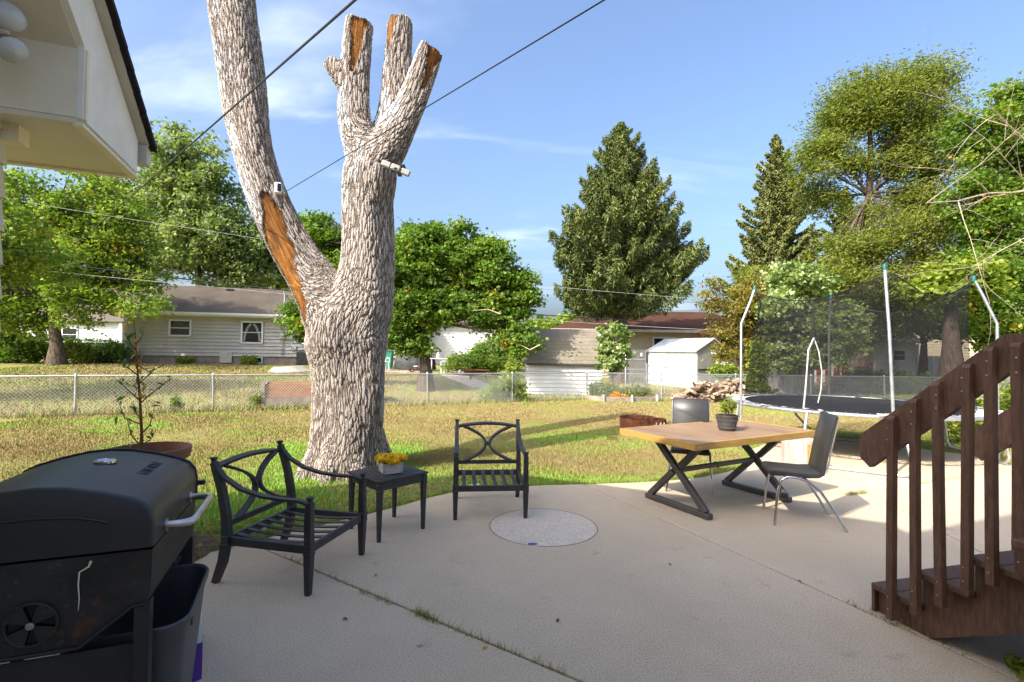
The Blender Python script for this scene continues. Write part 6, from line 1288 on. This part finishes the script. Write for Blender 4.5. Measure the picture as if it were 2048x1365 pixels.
# ------------------------------------------------------------------ things beyond the fence
def beyond():
    a = Vector((-6.75, 13.5, 0)); b = Vector((-4.5, 14.45, 0)); rz = math.atan2(b.y-a.y, b.x-a.x); g = gz(-5.5, 14.2); L = (b-a).length+.6
    R = thing('cedar_planter', 'raised cedar plank planter box just behind the left fence', 'planter', (a.x, a.y+.25, g), rz)
    for k in range(2):
        for y in (0, 1.1): MB().box((L/2, y, .33+k*.19), (L, .045, .185), bev=.004).build('board', MT['cedar'], R)
        for x in (0, L): MB().box((x, .55, .33+k*.19), (.045, 1.05, .185), bev=.004).build('board', MT['cedar'], R)
    MB().box((L/2, .0, .12), (L+.1, .10, .22)).build('base_board', MT['timber'], R); MB().box((L/2, .55, .44), (L-.05, 1.0, .02)).build('soil', MT['soil'], R)
    for x, y in ((-.06, -.02), (-.02, 1.1), (L+.05, 0)): MB().bar((x, y, 0), (x, y, .72), .09, .09).build('corner_post', MT['timber'], R)
    shrub('planter_herbs', 'low green herbs growing in the cedar planter', (a.x+1.9, a.y+1.35, g+.44), [(0, 0, .1, .5, .25, .14)], 40, 24, .07, .08, 'bright_leaf', 'plant', 2, seed=91)
    p = sight(574, 744, 24.5); g = gz(p[0], p[1]); T = thing('tree_stump', 'wide low pale tree stump on the neighbour lawn', 'stump', (p[0], p[1], g)); n = 26; vs = []
    for z, k in ((-.05, 1.35), (.07, 1.05), (.20, .85), (.23, .80)):
        for i in range(n): t = 2*pi*i/n; r = .68*k*(1+.10*sin(3*t)+.06*sin(7*t+z*5)); vs.append((r*cos(t)*1.25, r*sin(t), z+.05*cos(t)))
    MB().add(vs, [(i*n+k, i*n+(k+1) % n, (i+1)*n+(k+1) % n, (i+1)*n+k) for i in range(3) for k in range(n)]+[tuple(3*n+k for k in range(n))]).build('stump_wood', MT['log_bark'], T, smooth=50)
    # firewood pile
    P = thing('firewood_pile', 'heap of split firewood logs against the right fence', 'woodpile', (5.5, 16.55, gz(7, 16.5))); rnd = random.Random(12); shapes = []
    for k in range(7):
        r = .028+.008*k; l = .40+.05*(k % 4); m = MB(); s = [(r*cos(t)*(1+.15*rnd.random()), r*sin(t)) for t in np.linspace(0, 2*pi, 8 if k % 2 else 6)[:-1]]
        if k % 2 == 0: s = [(x, max(z, -r*.35)) for x, z in s]
        m.prism([(x, -l/2, z) for x, z in s], (rnd.gauss(0, .02), l, rnd.gauss(0, .02))); me = m.mesh('log', MT['firewood']); shapes.append(me)
    cut = [MB().lathe([(0, 0), (.03+.011*k, 0)], 8).mesh('end', MT['split_face']) for k in range(7)]
    n = 0
    for _ in range(3000):
        if n >= 290: break
        x = rnd.random()*3.35; env = .66*min(1, (x+.12)/.9, (3.5-x)/.7)*(1+.12*sin(x*4)); z = rnd.random()*.74
        if z > env: continue
        y = -.15+rnd.random()*.25+.12*(1-z); k = rnd.randrange(7); o = link('log', shapes[k], P); o.location = (x, y, z+.03); o.rotation_euler = (rnd.gauss(0, .35), rnd.gauss(0, .3), rnd.gauss(0, .6) if rnd.random() < .38 else pi/2+rnd.gauss(0, .45)); n += 1
    MB().box((1.7, .28, .22), (3.0, .3, .42)).build('pile_core', MT['firewood'], P)
    # timber-edged flower bed
    F = thing('flower_bed_edging', 'weathered timber edging of the flower bed beside the fence corner', 'edging', (0, 0, 0)); g = gz(3.5, 16.6)
    q = [sight(1172, 797, 17.0), sight(1206, 803, 16.4), sight(1263, 802, 16.4), sight(1313, 797, 16.7)]
    for u, v in zip(q[:-1], q[1:]): MB().bar((u[0], u[1], g+.09), (v[0], v[1], g+.09), .07, .16, bev=.006).build('timber', MT['timber'], F)
    for u in q[1:]: MB().bar((u[0], u[1]-.06, g-.05), (u[0], u[1]-.06, g+.25), .07, .07).build('stake', MT['plank_grey'], F)
    # neighbour patio with clutter
    g = gz(-5, 28); pv = MB(); pv.poly([(-8.6, 26.0), (-3.6, 25.2), (-1.6, 20.2), (-.6, 20.2), (-2.4, 26.4), (-2.2, 30.5), (-9.0, 31.5)], 0, .03); vs = [(x, y, gz(x, y)+z+.02) for x, y, z in pv.v]; pv.v = vs; pv.build('neighbour_paving', MT['pavers'], kind='structure')
    def gnd(px, y): p = sight(px, 745, y); return (p[0], y, gz(p[0], y)+.05)
    C = thing('covered_grill', 'lumpy shape under a black tarp on the neighbour patio', 'covered grill', gnd(828, 27.5)); n = 20; vs = []
    for i, (z, k) in enumerate(((0, 1.0), (.3, .96), (.62, .9), (.85, .62), (.92, .25))):
        for j in range(n): t = 2*pi*j/n; w = 1+.09*sin(5*t+i)+.06*sin(9*t); vs.append((1.15*k*w*cos(t), .5*k*w*sin(t), z*(1+.12*sin(2*t+.5))))
    MB().add(vs, [(i*n+k, i*n+(k+1) % n, (i+1)*n+(k+1) % n, (i+1)*n+k) for i in range(4) for k in range(n)]+[tuple(4*n+k for k in range(n))]).build('tarp', MT['tarp'], C, smooth=70)
    B = thing('green_bin', 'green plastic garden bin beside the big trunk on the neighbour patio', 'bin', gnd(772, 28)); MB().prism([(-.35, -.3, 0), (.3, -.3, 0), (.38, -.34, .95), (-.42, -.34, .95)], (0, .6, 0)).build('body', MT['green_plastic'], B); MB().prism([(-.46, -.40, .96), (.42, -.40, .96), (.36, -.40, 1.05), (-.40, -.40, 1.05)], (0, .8, 0)).build('lid', MT['green_plastic'], B)
    W = thing('garden_chair', 'white plastic garden chair left of the tarp on the neighbour patio', 'chair', gnd(766, 26.4), .6, 'white garden furniture')
    def wchair(W):
        wp = MT['white_plastic']
        for sx in (-1, 1):
            for sy in (-1, 1): MB().bar((sx*.24, sy*.22, 0), (sx*.21, sy*.2, .42), .04, .04).build('leg', wp, W)
            MB().tube([(sx*.26, -.24, .40), (sx*.27, -.2, .62), (sx*.27, .1, .64), (sx*.24, .24, .55)], .02, 6).build('armrest', wp, W)
        MB().box((0, 0, .43), (.48, .46, .03), bev=.01).build('seat', wp, W); MB().prism([(-.22, .21, .44), (.22, .21, .44), (.20, .30, .85), (-.20, .30, .85)], (0, .025, 0)).build('backrest', wp, W)
    wchair(W); c = copy_tree(W); c.location = gnd(893, 25.8); c.rotation_euler = (0, 0, -1.1); c['label'] = 'white plastic garden chair right of the middle maple trunk'
    T = thing('garden_table', 'white plastic table behind the middle maple trunk', 'table', gnd(880, 26.6)); MB().box((0, 0, .70), (1.2, .7, .04), bev=.01).build('table_top', MT['white_plastic'], T)
    for sx in (-1, 1):
        for sy in (-1, 1): MB().bar((sx*.5, sy*.28, 0), (sx*.5, sy*.28, .68), .05, .05).build('leg', MT['white_plastic'], T)
    j = MB().lathe([(0, 0), (.09, 0), (.1, .18), (.05, .24), (.04, .30), (0, .31)], 12); o = j.build('white_jug', MT['white_plastic'], smooth=40, loc=tuple(np.array(gnd(880, 26.6))+np.array([-.1, -.1, .722]))); tag(o, 'small white jug on the neighbour garden table', 'jug')
    K = thing('tricycle', 'small red and white toy tricycle left of the middle maple trunk', 'tricycle', gnd(836, 25.6)); 
    for x, y, r in ((-.3, -.15, .11), (-.3, .15, .11), (.28, 0, .15)): w = MB(); w.tube([(x+r*cos(t), y, r+.01+r*sin(t)) for t in np.linspace(0, 2*pi, 15)[:-1]], .022, 6, closed=True); w.build('wheel', MT['plastic_black'], K, smooth=60)
    f = MB(); f.tube([(-.3, 0, .14), (0, 0, .26), (.2, 0, .40), (.28, 0, .16)], .025, 6); f.tube([(.2, -.16, .48), (.2, .16, .48)], .015, 6); f.tube([(.2, 0, .40), (.2, 0, .48)], .015, 6); f.build('frame', MT['red_paint'], K, smooth=60); MB().box((-.12, 0, .30), (.22, .18, .04), bev=.015).build('saddle', MT['white_plastic'], K)
    Y = thing('fire_pit', 'low dark fire pit bowl in front of the juniper bush', 'fire pit', gnd(952, 23.6)); MB().lathe([(.3, .25), (.62, .42), (.66, .44), (.66, .47), (.58, .46), (.2, .28)], 20).build('bowl', MT['rust'], Y, smooth=40)
    for k in range(3): MB().bar((.5*cos(k*2.1), .5*sin(k*2.1), 0), (.4*cos(k*2.1), .4*sin(k*2.1), .36), .05, .05).build('leg', MT['rust'], Y)
    # red picket fence seen through the net
    Q = thing('picket_fence', 'red and white picket fence far behind the trampoline net', 'fence', (17.6, 29, gz(17.6, 29)), .05)
    for k in range(22): MB().box((k*.17, 0, .62), (.10, .025, 1.2)).build('picket', MT['red_paint' if k % 3 else 'white_trim'], Q)
    for z in (.3, .95): MB().bar((-.05, .03, z), (3.65, .03, z), .04, .08).build('rail', MT['white_trim'], Q)
beyond()
def litter():
    rnd = random.Random(33); spots = [((752, 1152), 'yellow_petal', 'small yellow leaf on the concrete in front of the nearer armchair'), ((1115, 1243), 'bark_red', 'brown leaf scrap alone on the middle of the patio'), ((970, 1297), 'yellow_petal', 'yellow leaf below the long patio joint near the bottom edge'), ((840, 1292), 'white_pad', 'white crumb on the slab below the joint weeds'), ((690, 1240), 'bark', 'dark leaf scrap between the nearer armchair and the bottom edge'), ((1340, 1130), 'bark_red', 'brown leaf scrap on the slab in front of the dining table'), ((1600, 1165), 'bark_red', 'brown leaf scrap left of the stairs')]
    for (px, py), mt, lab in spots:
        d = np.array(sight(px, py, 1.)); t = -CAM_H/(d[2]-CAM_H); x, y = d[0]*t, d[1]*t; m = MB(); n = 8; vs = [(0, 0, .006)]
        for i in range(n): a = 2*pi*i/n; r = .010*(1+.4*(i % 2)+.2*rnd.random()); vs.append((r*cos(a)*1.3, r*sin(a)*.8, .003+.008*rnd.random()))
        m.add(vs, [(0, 1+i, 1+(i+1) % n) for i in range(n)]); o = m.build('fallen_leaf', MT[mt]); o.location = (x, y, .001); o.rotation_euler = (0, 0, rnd.random()*6); tag(o, lab, 'leaf', 'scraps on the patio')
    m = MB(); c = sight(1068, 1090, 4.15); m.box((0, 0, .006), (.07, .02, .008)); o = m.build('blue_scrap', MT['blue_scrap'], loc=(.19, 4.12, 0)); tag(o, 'blue scrap at the near rim of the round concrete patch', 'scrap')
    m = MB(); m.prism([(-.06, -.03, .02), (.06, -.035, .03), (.07, .03, .05), (-.05, .035, .03)], (0, 0, .008)); o = m.build('paper_scrap', MT['white_pad'], loc=(-.42, 5.75, 0)); tag(o, 'crumpled white paper scrap on the grass behind the far armchair', 'paper')
    global RS; RS = np.random.RandomState(5); n = 260; X = np.where(RS.rand(n) < .7, -2.6+RS.randn(n)*.28, -1.6+RS.randn(n)*.8); Y = np.where(X < -2.0, 3.8+RS.randn(n)*.45, 5.2+RS.randn(n)*.4); k = ~inside(EDGE, X, Y); X, Y = X[k], Y[k]
    V, F, lv = leafcards(np.stack([X, Y, np.full(len(X), .025)], 1), .05, 1.6, .6); o = link('leaf_litter', npmesh('leaf_litter', V, F, MT['dead_leaf'], {'lv': lv}), kind='stuff'); tag(o, 'scattered brown leaf litter beside the grill and grass edge', 'leaves')
litter()
